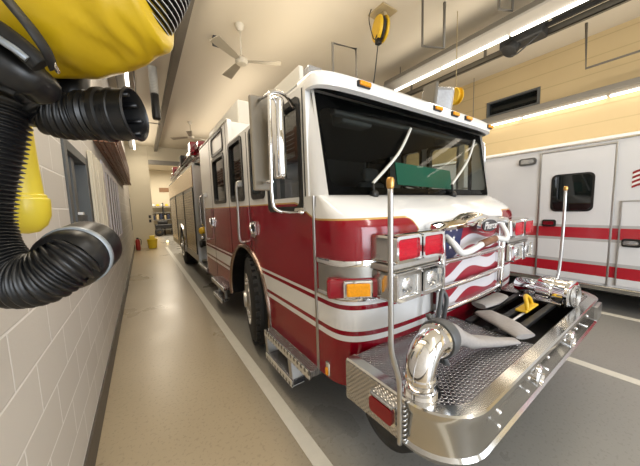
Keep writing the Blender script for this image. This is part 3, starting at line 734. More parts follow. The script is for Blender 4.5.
def bumper():
    y0, y1 = .465, 1.12; xl, xr = .93, 3.50; R = .24
    def outline(inset=0., N=10):
        out = [(xl+inset, y1)]
        for cx, cy, a0 in ((xl+R, y0+R, PI), (xr-R, y0+R, 1.5*PI)):
            for i in range(N+1):
                a = a0+PI/2*i/N; out.append((cx+(R-inset)*math.cos(a), cy+(R-inset)*math.sin(a)))
        out.append((xr-inset, y1)); return out
    bm = new(); rr = []
    for z, ins in ((.475, .05), (.475, .0), (.50, -.012), (.515, .0), (.66, .0), (.675, -.008), (DZ+.005, -.008), (DZ+.012, .0), (DZ+.012, .06), (DZ, .066)):
        rr.append([bm.verts.new((x, y, z)) for x, y in outline(ins)])
    for A, B in zip(rr, rr[1:]):
        for a, b, c, d in zip(A, A[1:], B[1:], B): bm.faces.new((a, b, c, d))
    bp = obj('front_bumper', bm, M['polished'], truck, smooth=35)
    # deck: plate on both sides of a hose tray
    T0, T1 = 1.96, 2.98
    bm = new(); o = [(x, y) for x, y in outline(.06)]
    Lp = [p for p in o if p[0] < T0]+[(T0, y0+.06), (T0, y1)]; Rp = [(T1, y1), (T1, y0+.06)]+[p for p in o if p[0] > T1]
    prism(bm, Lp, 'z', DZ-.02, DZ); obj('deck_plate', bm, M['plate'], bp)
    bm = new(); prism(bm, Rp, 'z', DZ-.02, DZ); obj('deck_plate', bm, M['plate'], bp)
    bm = new(); box(bm, T0, T1, y0+.06, y1, DZ-.20, DZ-.18); box(bm, T0, T0+.012, y0+.06, y1, DZ-.2, DZ); box(bm, T1-.012, T1, y0+.06, y1, DZ-.2, DZ); box(bm, T0, T1, y0+.06, y0+.072, DZ-.2, DZ); box(bm, T0, T1, y1-.012, y1, DZ-.2, DZ); obj('hose_tray', bm, M['black'], bp)
    bm = new()
    for y in (.66, .80, .93): box(bm, T0-.01, T1+.01, y-.022, y+.022, DZ-.012, DZ+.02, .006)
    obj('tray_strap', bm, M['black'], bp, label='black straps across the hose tray')
    bm = new(); box(bm, T0+.05, T1-.25, .735, .75, DZ+.002, DZ+.012, .003); obj('tray_edge', bm, M['white'], bp)
    # left side plate with diamond tread, red marker
    bm = new(); prism(bm, [(1.12, .47), (1.12, DZ), (.735, DZ), (.735, .49)], 'x', xl-.012, xl-.002); sp = obj('side_plate', bm, M['plate2'], bp)
    bm = new(); prism(bm, rrect(.745, .915, .545, .655, .02), 'x', xl-.03, xl-.012); mk = obj('side_marker', bm, M['chrome'], bp)
    bm = new(); prism(bm, rrect(.757, .903, .552, .632, .02), 'x', xl-.042, xl-.026); obj('marker_lens', bm, M['redrefl'], mk)
    bm = new(); box(bm, xl-.040, xl-.026, .757, .903, .636, .650, .004); obj('marker_strip', bm, M['clearlens'], mk)
    # hinge at the plate joint
    bm = new()
    for i in range(8): z = .50+i*.024; tube(bm, [(xl-.004, .715, z), (xl-.004, .715, z+.016)], .012, 8)
    obj('corner_hinge', bm, M['steel'], bp)
    # face bolts, siren speakers
    for x, z in ((1.30, .62), (1.30, .55), (1.66, .64), (1.66, .56), (1.98, .64), (1.98, .56), (2.32, .64), (2.62, .63), (2.95, .64), (2.95, .55)):
        bm = new(); lathe(bm, [(.013, 0), (.012, .003), (.006, .006), (0, .007)], (x, y0-.0, z), (0, -1, 0), 12); obj('bumper_bolt', bm, M['chrome'], bp)
    for x in (1.80, 2.47):
        bm = new(); lathe(bm, [(.062, -.005), (.062, .012), (.05, .02), (.044, .008), (.0, .004)], (x, y0, .60), (0, -1, 0), 28); sl = obj('bumper_lamp', bm, M['chrome'], bp, smooth=40)
        bm = new(); lathe(bm, [(.044, .006), (.03, .014), (0, .018)], (x, y0, .60), (0, -1, 0), 24); obj('lens', bm, M['lampglass'], sl)
    bm = new(); prism(bm, rrect(3.20, 3.38, .53, .66, .01), 'y', y0-.02, y0+.02); obj('bumper_hook_plate', bm, M['steel'], bp)
    # underside bracket
    for x in (1.80, 2.55): bm = new(); prism(bm, [(.52, .48), (1.1, .48), (1.1, .30), (.75, .28)], 'x', x, x+.07); obj('bumper_bracket', bm, M['black'], bp)
    bm = new(); box(bm, 1.0, 3.4, 1.0, 1.1, .42, .5); obj('cross_member', bm, M['black'], bp)
    bm = new(); lathe(bm, [(0, 0), (.12, .01), (.19, .03), (.215, .09), (.215, .50), (.18, .56), (0, .6)], (1.03, .95, .40), (1, 0, 0), 28); obj('air_tank', bm, M['black'], truck)
M['plate2'] = M['plate']
def side_plate_material():
    m = mat('tread_plate_side', (.55, .54, .53), .25, 1.); k = NT(m); X, Y, Z = k.pos()
    w = k.math('MULTIPLY', k.math('SINE', k.math('MULTIPLY', Y, 240.)), k.math('SINE', k.math('MULTIPLY', Z, 240.)))
    bp = k.n('ShaderNodeBump'); bp.inputs['Strength'].default_value = .5; bp.inputs['Distance'].default_value = .003
    k.l(w, bp.inputs['Height']); k.l(bp.outputs['Normal'], k.b.inputs['Normal'])
    return m
M['plate2'] = side_plate_material()
bumper()
def bumper_gear():
    # corner guide poles
    bm = new(); tube(bm, bez([(.895, .715, .50), (.895, .715, .62), (.895, .715, .76), (.88, .71, .84), (.825, .70, .98), (.822, .70, 1.1), (.822, .70, 1.3), (.822, .70, 1.68)], 6), .0115, 10); p = obj('guide_pole', bm, M['steel'], truck)
    bm = new(); lathe(bm, [(.013, 0), (.016, .01), (.016, .035), (.010, .045), (0, .047)], (.822, .70, 1.665), (0, 0, 1), 14); obj('pole_tip', bm, M['gold'], p)
    bm = new(); tube(bm, bez([(3.53, .80, .52), (3.53, .80, .75), (3.56, .79, .9), (3.56, .78, 1.3), (3.56, .78, 1.70)], 6), .013, 10); p = obj('guide_pole', bm, M['steel'], truck)
    bm = new(); lathe(bm, [(.013, 0), (.018, .01), (.018, .035), (.010, .045), (0, .047)], (3.56, .78, 1.69), (0, 0, 1), 14); obj('pole_tip', bm, M['gold'], p)
    # chrome swivel elbow outlet
    bx, by = 1.035, .705; r = .071
    path = [(bx, by, .70), (bx, by, .80)]
    for i in range(1, 11):
        a = PI/2*i/10; path.append((bx+.115*(1-math.cos(a)), by+.115*(1-math.cos(a))*.06, .80+.115*math.sin(a)))
    path.append((bx+.115+.03, by+.01, .912))
    bm = new(); tube(bm, path, r, 24); el = obj('outlet_elbow', bm, M['chrome'], truck)
    for z, rr_, h in ((.70, .092, .016), (.716, .080, .022), (.775, .078, .016)):
        bm = new(); lathe(bm, [(0, 0), (rr_, 0), (rr_, h), (r*.9, h)], (bx, by, z), (0, 0, 1), 28); obj('swivel_ring', bm, M['chrome'], el, smooth=40)
    d = Vector((.99, .08, -.08)).normalized(); e = Vector(path[-1])
    bm = new(); lathe(bm, [(r*.9, -.025), (.084, -.025), (.088, .0), (.076, .005)], e, d, 28); obj('outlet_rim', bm, M['chrome'], el, smooth=40)
    bm = new(); lathe(bm, [(.06, 0), (.094, .0), (.098, .01), (.098, .055), (.09, .06), (.088, .085), (.07, .09), (.05, .09)], e+d*.0, d, 28)
    cp = obj('hose_coupling', bm, M['coupling'], el, smooth=40)
    for a in (2.2, 5.0):
        A, B = frame_of(d); q = A*math.cos(a)+B*math.sin(a); bm = new(); tube(bm, [e+d*.04+q*.088, e+d*.045+q*.125], .014, 8); obj('coupling_lug', bm, M['coupling'], el)
    bm = new(); tube(bm, bez([e+d*.03+Vector((0, 0, -.085)), e+d*.02+Vector((.02, -.01, -.12)), e+d*.05+Vector((.035, -.03, -.15))], 4), [.012]*8+[.006], 8); obj('release_lever', bm, M['coupling'], el)
    # upright stirrup behind the elbow
    bm = new(); tube(bm, bez([(1.60, .98, .70), (1.585, .95, .84), (1.60, .94, .95), (1.635, .95, 1.01), (1.67, .94, .95), (1.665, .95, .84), (1.68, .98, .70)], 6), .015, 8); obj('tow_stirrup', bm, M['coupling'], truck)
    # chrome siren
    sx, sy, sz = 2.92, .55, .795
    bm = new(); lathe(bm, [(0, -.01), (.08, -.012), (.125, 0), (.129, .02), (.120, .03), (.118, .10), (.108, .11), (.118, .12), (.118, .22), (.100, .235), (.078, .25), (.075, .38), (.06, .42), (0, .43)], (sx, sy, sz), (.14, 1, 0), 36); sr = obj('siren', bm, M['chrome'], truck, smooth=30)
    bm = new()
    for rr_ in (.03, .05, .07, .09): tube(bm, [Vector((sx, sy, sz))+Vector((.99*rr_*math.cos(t*2*PI/28), -.015-.14*rr_*math.cos(t*2*PI/28), rr_*math.sin(t*2*PI/28))) for t in range(28)], .004, 6, closed=True)
    obj('siren_grille', bm, M['alu'], sr)
    bm = new()
    for i in range(24):
        a = i*2*PI/24; ax = Vector((.14, 1, 0)).normalized(); A, B = frame_of(ax); q = A*math.cos(a)+B*math.sin(a); o = Vector((sx, sy, sz)); tube(bm, [o+ax*.125+q*.119, o+ax*.215+q*.119], .005, 6)
    obj('siren_fins', bm, M['polished'], sr)
    bm = new(); box(bm, 2.82, 3.04, .60, .90, .70, .735, .01); obj('siren_foot', bm, M['polished'], sr)
bumper_gear()
def hoses_on_deck():
    def flat_hose(name, pts, ws, ths, label):
        """lay-flat hose: swept rounded section, width and thickness per point"""
        P = bez(pts, 8); bm = new(); rings = []; n = 20
        def interp(L, t):
            f = t*(len(L)-1); i = min(int(f), len(L)-2); return L[i]+(L[i+1]-L[i])*(f-i)
        for i, p in enumerate(P):
            d = (P[min(i+1, len(P)-1)]-P[max(i-1, 0)]).normalized(); sd = d.cross(Vector((0, 0, 1))).normalized(); un = sd.cross(d)
            t = i/(len(P)-1); w = interp(ws, t); h = interp(ths, t)
            rings.append([bm.verts.new(p+sd*w*math.copysign(abs(math.cos(a))**.8, math.cos(a))+un*h*(1+.12*math.sin(3*a+i*.5))*math.sin(a)) for a in [2*PI*k/n for k in range(n)]])
        for A, B in zip(rings, rings[1:]):
            for k in range(n): bm.faces.new((A[k], A[(k+1) % n], B[(k+1) % n], B[k]))
        bm.faces.new(rings[0]); bm.faces.new(rings[-1])
        o = obj(name, bm, M['hose'], None, smooth=60); tag(o, label, 'hose'); return o
    flat_hose('fire_hose', [(1.262, .722, .905), (1.33, .73, .885), (1.45, .74, .825), (1.58, .72, .768), (1.72, .67, .742), (1.88, .60, .722)], [.07, .07, .062, .05, .042, .030], [.07, .060, .045, .034, .026, .014], 'grey fabric hose leaving the chrome elbow and lying across the tread plate')
    flat_hose('fire_hose', [(2.14, .90, .742), (2.08, .80, .748), (2.02, .68, .745), (1.97, .58, .732)], [.075, .085, .085, .07], [.02, .026, .026, .018], 'folded grey hose end lying on the bumper straps beside the tray')
    flat_hose('fire_hose', [(2.25, .99, .745), (2.45, .97, .748), (2.65, .98, .745)], [.06, .07, .06], [.022, .025, .022], 'pale flat hose fold at the back of the bumper tray')
    # yellow spanner / nozzle bail
    bm = new(); tube(bm, bez([(2.45, .72, .735), (2.46, .73, .80), (2.50, .75, .822), (2.58, .77, .815), (2.63, .76, .785), (2.65, .75, .735)], 5), .015, 8); box(bm, 2.41, 2.68, .71, .79, .722, .74, .008)
    tag(obj('nozzle_handle', bm, M['yellow']), 'yellow curved nozzle handle lying in the bumper tray next to the siren', 'handle')
hoses_on_deck()
def roof_gear():
    # flood light bar on the left front of the roof
    bm = new(); box(bm, 1.10, 1.62, 1.75, 2.10, 2.50, 2.54, .01); lb = obj('roof_light_bar', bm, M['polished'], truck)
    for i in range(3):
        x = 1.14+i*.16; bm = new(); box(bm, x, x+.14, 1.76, 2.08, 2.54, 2.70-.02*i, .02); obj('light_pod', bm, M['clearlens'], lb)
    bm = new(); box(bm, 1.05, 1.09, 1.75, 2.3, 2.50, 2.66, .01); obj('bar_end', bm, M['cream2'], lb)
    # round-backed scene light
    bm = new(); R = Matrix.Rotation(math.radians(-25), 3, 'Z') @ Matrix.Rotation(math.radians(12), 3, 'X'); c = Vector((3.0, 1.85, 2.80))
    vs = box(bm, -.15, .15, -.12, .12, -.15, .15, .04, rot=R); 
    for v in vs: v.co += c
    sl = obj('scene_light', bm, M['clearlens'], truck)
    bm = new(); vs = box(bm, -.175, -.13, -.135, .135, -.165, .165, .02, rot=R); [setattr(v, 'co', v.co+c) for v in vs]; tube(bm, [(3.0, 1.85, 2.49), (3.0, 1.85, 2.68)], .03, 10); obj('light_bracket', bm, M['galv'], sl)
    bm = new(); tube(bm, [(1.95, 2.5, 2.5), (1.96, 2.5, 3.47), (2.32, 2.5, 3.51), (2.33, 2.5, 2.5)], .018, 4)
    obj('roof_rail', bm, M['grey'], truck, label='square tube hoop standing on the cab roof')
roof_gear()
M['sheenpanel'] = mat('orange_sheen_panel', (.62, .47, .36), .12, 1., var=.1, scale=2)  # orange reflection on the polished panel is put into its base colour
def rear_body():
    x0, x1 = XL+.0, XR
    # pump panel area
    bm = new(); box(bm, x0+.22, x1-.22, YCAB, 6.3, .62, 2.1); pm = obj('pump_panel', bm, M['alu'], truck)
    bm = new(); box(bm, x0+.06, x0+.20, YCAB+.06, 5.62, 1.6, 2.85); box(bm, x1-.20, x1-.06, YCAB+.06, 5.62, 1.6, 2.85); obj('crosslay_post', bm, M['red'], truck)
    for xa in (x0-.02, x1-.24): bm = new(); box(bm, xa, xa+.26, YCAB+.02, 6.3, .40, .46, .01); obj('running_board', bm, M['plate'], truck)
    bm = new(); lathe(bm, [(.0, 0), (.075, .0), (.08, .05), (.06, .06), (0, .065)], (x0+.02, 5.8, .92), (-1, 0, 0), 20); tube(bm, [(x0+.22, 5.8, .92), (x0+.02, 5.8, .92)], .06, 16); obj('intake_cap', bm, M['black'], pm)
    bm = new(); lathe(bm, [(0, .0), (.07, .01), (.09, .05), (.08, .11), (.05, .14), (0, .15)], (x0+.06, 5.8, 1.13), (-.3, 0, 1), 20); obj('relief_valve', bm, M['yellow'], pm)
    bm = new(); lathe(bm, [(.0, 0), (.06, .0), (.065, .05), (0, .06)], (x0+.05, 5.82, 1.05), (-1, 0, 0), 20); obj('discharge_cap', bm, M['chrome'], pm)
    for y in (5.5, 5.95):
        bm = new(); tube(bm, bez([(x0+.22, y, 1.3), (x0+.06, y, 1.32), (x0+.05, y, 1.6), (x0+.06, y, 1.9), (x0+.22, y, 1.92)], 4), .02, 8); obj('panel_rail', bm, M['chrome'], pm)
    bm = new()
    for y in (5.55, 5.75, 5.95, 6.12):
        for z in (1.45, 1.6, 1.75): lathe(bm, [(.045, 0), (.045, .015), (0, .018)], (x0+.22, y, z), (-1, 0, 0), 14)
    obj('gauge_cluster', bm, M['darkmetal'], pm)
    # main body, lower tail has a wheel opening
    YA, YE = 6.3, 12.1
    bm = new(); R = .66
    N = 16; arch = [(8.95-R*math.cos(-.1+(PI+.2)*i/N), .52+R*math.sin(-.1+(PI+.2)*i/N)) for i in range(N+1)]
    pts = [(YA, .45)]+arch+[(YE, .45)]
    for side, xx in ((-1, x0), (1, x1)):
        q = [[bm.verts.new((xx-side*d, y, z)) for y, z in pts] for d in (0, .06)]; T = [[bm.verts.new((xx-side*d, y, 2.65)) for y, z in pts] for d in (0, .06)]
        for i in range(len(pts)-1):
            for k in range(2): bm.faces.new((q[k][i], q[k][i+1], T[k][i+1], T[k][i]))
            bm.faces.new((q[0][i], q[0][i+1], q[1][i+1], q[1][i]))
        bm.faces.new((q[0][0], q[1][0], T[1][0], T[0][0])); bm.faces.new((q[0][-1], q[1][-1], T[1][-1], T[0][-1]))
    box(bm, x0+.06, x1-.06, YA, YA+.05, .5, 2.65); box(bm, x0+.06, x1-.06, YE-.05, YE, .5, 2.65); box(bm, x0+.0, x1-.0, YA, YE, 2.60, 2.66)
    body = obj('rear_body', bm, M['alu'], truck)
    for ya, yb, za in ((6.4, 7.95, .62), (8.0, 9.9, 1.35), (10.0, 12.0, .62)):
        for xx, s in ((x0, -1), (x1, 1)):
            bm = new(); n = int((2.08-za)/.06)
            for i in range(n): z = za+i*.06; box(bm, min(xx, xx+s*.012), max(xx, xx+s*.012), ya, yb, z+.003, z+.057, .004)
            d = obj('roll_up_door', bm, M['rollup'], body)
            for ye in (ya-.03, yb): bm = new(); box(bm, min(xx, xx+s*.02), max(xx, xx+s*.02), ye, ye+.03, za, 2.12); obj('door_track', bm, M['darkmetal'], d)
    for xx, s in ((x0, -1), (x1, 1)):
        bm = new(); box(bm, min(xx, xx+s*.015), max(xx, xx+s*.015), YA, YE, 2.14, 2.6, .006); obj('upper_body_panel', bm, M['sheenpanel'], body)
        bm = new(); rr = []
        for i in range(N+1):
            t = -.1+(PI+.2)*i/N; rr.append([bm.verts.new((xx+s*dx, 8.95-(R+dr)*math.cos(t), .52+(R+dr)*math.sin(t))) for dr, dx in ((-.01, 0), (0, .03), (.05, .03), (.06, 0))])
        for A, B in zip(rr, rr[1:]):
            for i in range(3): bm.faces.new((A[i], A[i+1], B[i+1], B[i]))
        obj('rear_arch_trim', bm, M['polished'], body, smooth=40)
        bm = new(); rr = []
        for i in range(N+1):
            t = -.1+(PI+.2)*i/N; rr.append([bm.verts.new((x_, 8.95-(R)*math.cos(t), .52+(R)*math.sin(t))) for x_ in (xx, xx-s*.5)])
        for A, B in zip(rr, rr[1:]): bm.faces.new((A[0], A[1], B[1], B[0]))
        obj('wheel_house', bm, M['black'], body)
    # hose bed frame and gear above
    bm = new()
    for y in (5.75, 6.9, 8.2, 9.6, 11): 
        for x in (x0+.12, x1-.12): box(bm, x-.03, x+.03, y-.03, y+.03, 2.1 if y < 6 else 2.55, 2.88)
    for x in (x0+.12, x1-.12): box(bm, x-.07, x+.07, 5.7, 11.6, 2.87, 2.99, .01); box(bm, x-.05, x+.05, 5.7, 11.6, 2.70, 2.80, .01)
    obj('hose_bed_frame', bm, M['red'], truck)
    for k, (ya, yb) in enumerate(((5.9, 7.3), (7.5, 9.3), (9.6, 11.4))):
        bm = new(); box(bm, x0+.05, x0+.30, ya, yb, 2.94, 3.02, .02); box(bm, x0-.02, x0+.16, ya+.3, ya+.55, 2.80, 3.08, .02); obj('rack_gear', bm, M['red' if k != 1 else 'darkmetal'], truck)
    bm = new(); 
    for z in (2.76, 2.84): tube(bm, [(x0+.02, 6.2, z), (x0+.02, 11.3, z)], .022, 8)
    obj('pike_pole', bm, M['alu'], truck)
rear_body()

# ------------------------------------------------------------------ ambulance
def ambulance():
    X = 5.30; A = thing('ambulance', 'white ambulance with two red side stripes parked to the right of the fire engine', 'ambulance', (X+1.1, 1.5, 0))
    bm = new(); Y0, Y1 = -2.6, 3.6; Z0, Z1 = .36, 2.45
    prof = [(X, Z0), (X, Z1-.06), (X+.02, Z1-.02), (X+.06, Z1), (WR-.06, Z1), (WR-.02, Z1-.06), (WR-.02, Z0)]
    prism(bm, prof, 'y', Y0, Y1); body = obj('ambulance_body', bm, M['amb'], A)
    # cab ahead of the box, mostly behind the engine
    bm = new(); prism(bm, [(3.6, .45), (3.6, 2.0), (3.75, 2.1), (4.3, 2.05), (4.9, 1.45), (5.9, 1.2), (6.0, .9), (6.0, .45)], 'x', X+.1, WR-.1); obj('ambulance_cab', bm, M['amb'], A)
    bm = new(); box(bm, X-.012, X, Y0, Y1, 2.375, 2.40, .004); obj('roof_trim', bm, M['polished'], A)
    bm = new(); box(bm, X-.03, X+.1, Y0, Y1, .30, .37, .012); obj('rub_rail', bm, M['polished'], A)
    bm = new(); box(bm, X+.12, WR-.2, Y0, 5.8, .25, .40); obj('underbody', bm, M['black'], A)
    # patient side door
    d0, d1 = .68, 1.46
    bm = new(); box(bm, X-.014, X, d0, d1, .40, 2.32, .006); dr = obj('side_door', bm, M['amb'], A)
    for a, b, c, e in ((d0-.02, d0, .38, 2.35), (d1, d1+.02, .38, 2.35), (d0, d1, 2.325, 2.345)): bm = new(); box(bm, X-.018, X+.002, a, b, c, e, .003); obj('door_frame', bm, M['steel'], A)
    bm = new(); prism(bm, rrect(.855, 1.325, 1.42, 1.98, .07), 'x', X-.024, X-.010); w = obj('door_window', bm, M['blackgloss'], dr)
    bm = new(); prism(bm, rrect(.88, 1.30, 1.445, 1.955, .06), 'x', X-.030, X-.022); obj('pane', bm, M['dark_glass'], w)
    def handle(y, z, par):
        bm = new(); prism(bm, rrect(y-.085, y+.085, z-.055, z+.055, .03), 'x', X-.028, X-.012); h = obj('door_handle', bm, M['black'], par)
        bm = new(); prism(bm, rrect(y-.06, y+.07, z-.028, z+.028, .02), 'x', X-.040, X-.026); obj('lever', bm, M['chrome'], h)
    handle(1.33, 1.24, dr)
    # equipment locker door toward the rear
    bm = new(); box(bm, X-.012, X, -.6, .60, .40, 1.55, .006); lk = obj('locker_door', bm, M['amb'], A); handle(.48, 1.0, lk)
    bm = new(); prism(bm, [(.60, .40), (.60, 1.56), (-.6, 1.56), (-.6, 1.545), (.585, 1.545), (.585, .40)], 'x', X-.016, X); obj('locker_edge', bm, M['steel'], lk)
    # marker lamp
    bm = new(); prism(bm, rrect(1.53, 1.76, 2.175, 2.29, .04), 'x', X-.03, X); mk = obj('side_light', bm, M['greyambmat'], A)
    bm = new(); prism(bm, rrect(1.56, 1.73, 2.20, 2.265, .02), 'x', X-.038, X-.026); obj('lens', bm, M['clearlens'], mk)
    # flag decal, wavy stripes
    fl = None
    bm = new()
    def wavy(zc, h, mi):
        N = 14; a = []
        for i in range(N+1):
            y = .52-.55*i/N; z = zc+.025*math.sin(i*.6)+.10*(i/N)
            a.append((bm.verts.new((X-.004, y, z)), bm.verts.new((X-.004, y, z+h))))
        for p, q in zip(a, a[1:]): f = bm.faces.new((p[0], q[0], q[1], p[1])); f.material_index = mi
    for k in range(7): wavy(1.72+k*.03, .03, k % 2)
    obj('flag_decal', bm, [M['redrefl'], M['white']], A)
    for y in (-1.3, 4.8):
        bm = new(); lathe(bm, [(.2, 0), (.30, 0), (.36, .02), (.38, .05), (.38, .2), (.34, .25), (.2, .25)], (X+.10, y, .38), (1, 0, 0), 36); wh = obj('ambulance_wheel', bm, M['rubber'], A)
        bm = new(); lathe(bm, [(.21, .01), (.19, .03), (.12, .04), (.1, .0), (0, -.01)], (X+.10, y, .38), (1, 0, 0), 28); obj('wheel_cover', bm, M['white'], wh)
ambulance()

# ------------------------------------------------------------------ exhaust hoses in the left foreground
def ribbed(bm, pts, R, pitch, amp, mi=None, n=28):
    """corrugated duct: radius ripples along the path"""
    P = bez(pts, 14); L = [0]
    for a, b in zip(P, P[1:]): L.append(L[-1]+(b-a).length)
    T = L[-1]; step = pitch/6; N = int(T/step); Q = []; rad = []; k = 0
    for i in range(N+1):
        s = min(i*step, T-1e-6)
        while L[k+1] < s: k += 1
        f = (s-L[k])/(L[k+1]-L[k]); Q.append(P[k].lerp(P[k+1], f)); rad.append(R+amp*math.copysign(abs(math.sin(2*PI*s/pitch))**.7, math.sin(2*PI*s/pitch)))
    rings = tube(bm, Q, rad, n, cap=False)
    return Q, rad
def foreground():
    V = lambda x, y, z: Vector((x, y, z))
    # big drooping duct with cuffed end
    g = thing('exhaust_hose', 'large black corrugated exhaust hose drooping in front of the block wall, cuffed end pointing right', 'hose', V(-0.206, 0.724, 1.441))
    bm = new(); ribbed(bm, [V(-.265, .50, 4.6), V(-.265, .52, 3.2), V(-.25, .56, 2.3), V(-0.216, 0.786, 1.9), V(-0.217, 0.776, 1.814), V(-0.235, 0.779, 1.729), V(-0.256, 0.783, 1.644), V(-0.263, 0.78, 1.581), V(-0.25, 0.764, 1.523), V(-0.216, 0.745, 1.48), V(-0.173, 0.726, 1.478), V(-0.136, 0.723, 1.501), V(-0.118, 0.732, 1.516)], .050, .0098, .004)
    obj('corrugated_hose', bm, M['duct'], g)
    a, b = V(-0.136, 0.723, 1.503), V(-0.089, 0.889, 1.537); d = (b-a).normalized(); Lc = (b-a).length*.72
    bm = new(); lathe(bm, [(.050, -.012), (.058, .0), (.062, .006), (.063, .03), (.064, .05), (.065, Lc*.6), (.064, Lc*.8), (.058, Lc*.93), (.050, Lc), (.046, Lc-.003), (.045, Lc-.05), (0, Lc-.06)], a, d, 44); cf = obj('rubber_cuff', bm, M['duct'], g, smooth=40)
    bm = new(); lathe(bm, [(.0635, .030), (.0665, .032), (.0665, .043), (.0640, .045)], a, d, 44); obj('clamp_band', bm, M['ductband'], cf, smooth=60)
    # nozzle piece higher up
    g = thing('exhaust_nozzle', 'short black corrugated nozzle with open round mouth hanging below the yellow sleeve', 'nozzle', V(-0.092, 0.771, 1.825))
    bm = new(); ribbed(bm, [V(-0.166, 0.788, 1.873), V(-0.158, 0.788, 1.837), V(-0.141, 0.793, 1.818), V(-0.108, 0.78, 1.811), V(-0.073, 0.766, 1.815), V(-0.059, 0.762, 1.818)], .045, .0105, .0035); obj('corrugated_neck', bm, M['duct'], g)
    a, b = V(-0.083, 0.768, 1.814), V(0.003, 0.724, 1.817); d = (b-a).normalized(); Lc = (b-a).length
    bm = new(); lathe(bm, [(.046, -.005), (.050, .0), (.047, Lc*.07), (.051, Lc*.13), (.047, Lc*.19), (.051, Lc*.25), (.048, Lc*.31), (.050, Lc*.35), (.0555, Lc*.37), (.0555, Lc*.47), (.051, Lc*.50), (.051, Lc*.62), (.054, Lc*.64), (.054, Lc*.72), (.052, Lc*.74), (.0525, Lc), (.056, Lc+.003), (.052, Lc+.006), (.048, Lc), (.047, Lc*.3), (0, Lc*.25)], a, d, 40); nz = obj('nozzle_cup', bm, M['duct'], g, smooth=40)
    for i in range(8):
        t = i*2*PI/8; A, B = frame_of(d); q = A*math.cos(t)+B*math.sin(t); bm = new(); tube(bm, [a+d*(Lc*.55)+q*.044, a+d*(Lc-.005)+q*.044], .005, 6); obj('inner_rib', bm, M['duct'], nz)
    bm = new(); tube(bm, [V(-0.107, 0.802, 1.837), V(-0.105, 0.804, 1.872), V(-0.096, 0.808, 1.954)], [.027, .029, .029], 20); obj('connector', bm, M['duct'], g)
    # yellow vinyl sleeve
    g = thing('yellow_sleeve', 'large wrinkled yellow vinyl sleeve strapped over ducting at the upper left', 'sleeve', V(-0.067, 0.67, 1.941))
    bm = new(); S = [(-0.206, 0.772, 1.998, 0.0927), (-0.186, 0.757, 1.99, 0.1038), (-0.156, 0.735, 1.981, 0.1075), (-0.125, 0.714, 1.976, 0.1075), (-0.064, 0.672, 1.972, 0.1038), (-0.018, 0.641, 1.979, 0.0945), (0.013, 0.621, 1.988, 0.0871), (0.037, 0.606, 1.994, 0.0834), (0.045, 0.601, 1.996, 0.0723)]
    pts = bez([V(x, y, z) for x, y, z, r in S], 8); rs = []
    for i in range(len(pts)):
        t = i/(len(pts)-1)*(len(S)-1); k = min(int(t), len(S)-2); rs.append(S[k][3]+(S[k+1][3]-S[k][3])*(t-k))
    tube(bm, pts, rs, 64)
    for v in bm.verts:
        n_ = noise.noise(v.co*16)*.007+abs(noise.noise(Vector((v.co.x*22+v.co.z*30, v.co.y*22, v.co.z*10))))*.007
        v.co += Vector((n_*.4, n_*.3, n_))
    obj('vinyl_cover', bm, M['yellowvinyl'], g, smooth=70)
    bm = new(); tube(bm, bez([V(-0.14, 0.562, 1.916), V(-0.119, 0.538, 1.879), V(-0.103, 0.528, 1.852), V(-0.093, 0.538, 1.832), V(-0.093, 0.567, 1.825)], 6), .010, 8, flat=.35); obj('strap', bm, M['strap'], g)
    bm = new(); tube(bm, bez([V(-0.093, 0.558, 1.83), V(-0.09, 0.561, 1.826), V(-0.089, 0.574, 1.82)], 3), .0028, 6); obj('buckle', bm, M['chrome'], g)
    # black ducting wrapped at far left
    g = thing('duct_joint', 'thick black padded duct joint with a painted grey highlight at the far left below the yellow sleeve', 'duct joint', V(-0.149, 0.617, 1.841))
    bm = new(); tube(bm, bez([V(-0.199, 0.652, 1.855), V(-0.172, 0.632, 1.842), V(-0.148, 0.624, 1.83), V(-0.131, 0.631, 1.822), V(-0.125, 0.656, 1.817)], 8), [.031]*16+[.030]*8+[.027]*8+[.018], 24); obj('padded_duct', bm, M['duct'], g)
    bm = new(); tube(bm, bez([V(-0.161, 0.589, 1.865), V(-0.142, 0.569, 1.846), V(-0.129, 0.563, 1.836), V(-0.118, 0.565, 1.827)], 6), .008, 10, flat=.6); obj('grey_highlight', bm, M['ductband'], g)  # raised grey strip stands in for a silver highlight on the duct
    bm = new(); tube(bm, bez([V(-0.17, 0.617, 1.889), V(-0.145, 0.593, 1.867), V(-0.123, 0.575, 1.843), V(-0.107, 0.576, 1.826)], 6), .014, 12); obj('dark_strap', bm, M['strap'], g)
    # striped duct leaving the sleeve upwards
    bm = new(); P = bez([V(-0.024, 0.663, 1.962), V(0.006, 0.645, 1.987), V(0.033, 0.631, 2.021), V(0.058, 0.621, 2.073), V(0.079, 0.614, 2.137)], 7); n = len(P)
    for i in range(n-1):
        ra = .066; rb = .072; q = [P[i].lerp(P[i+1], t) for t in (0, .3, .55, .75, 1)]
        tube(bm, q[:3], [ra, rb, rb], 44, mi=0, cap=False); tube(bm, q[2:4], [rb, rb], 44, mi=1, cap=False); tube(bm, q[3:], [rb, ra], 44, mi=0, cap=False)
    bmesh.ops.remove_doubles(bm, verts=bm.verts, dist=1e-5)
    tag(obj('striped_duct', bm, [M['duct'], M['ductwhite']]), 'black duct with white rings rising out of the right end of the yellow sleeve', 'duct')
    # yellow hanging tube
    bm = new(); a = Vector((-.285, 1.13, 1.60)); lathe(bm, [(0, -.052), (.025, -.047), (.044, -.028), (.054, .0), (.056, .035), (.056, .05), (.053, .053), (.050, .055), (.050, .062), (.044, .066), (.040, .18), (.036, .45), (.036, 2.999)], a, (0, 0, 1), 32)
    tag(obj('yellow_tube', bm, M['yellowtube'], smooth=40), 'yellow round-ended plastic tube hanging in front of the block wall', 'tube')
foreground()

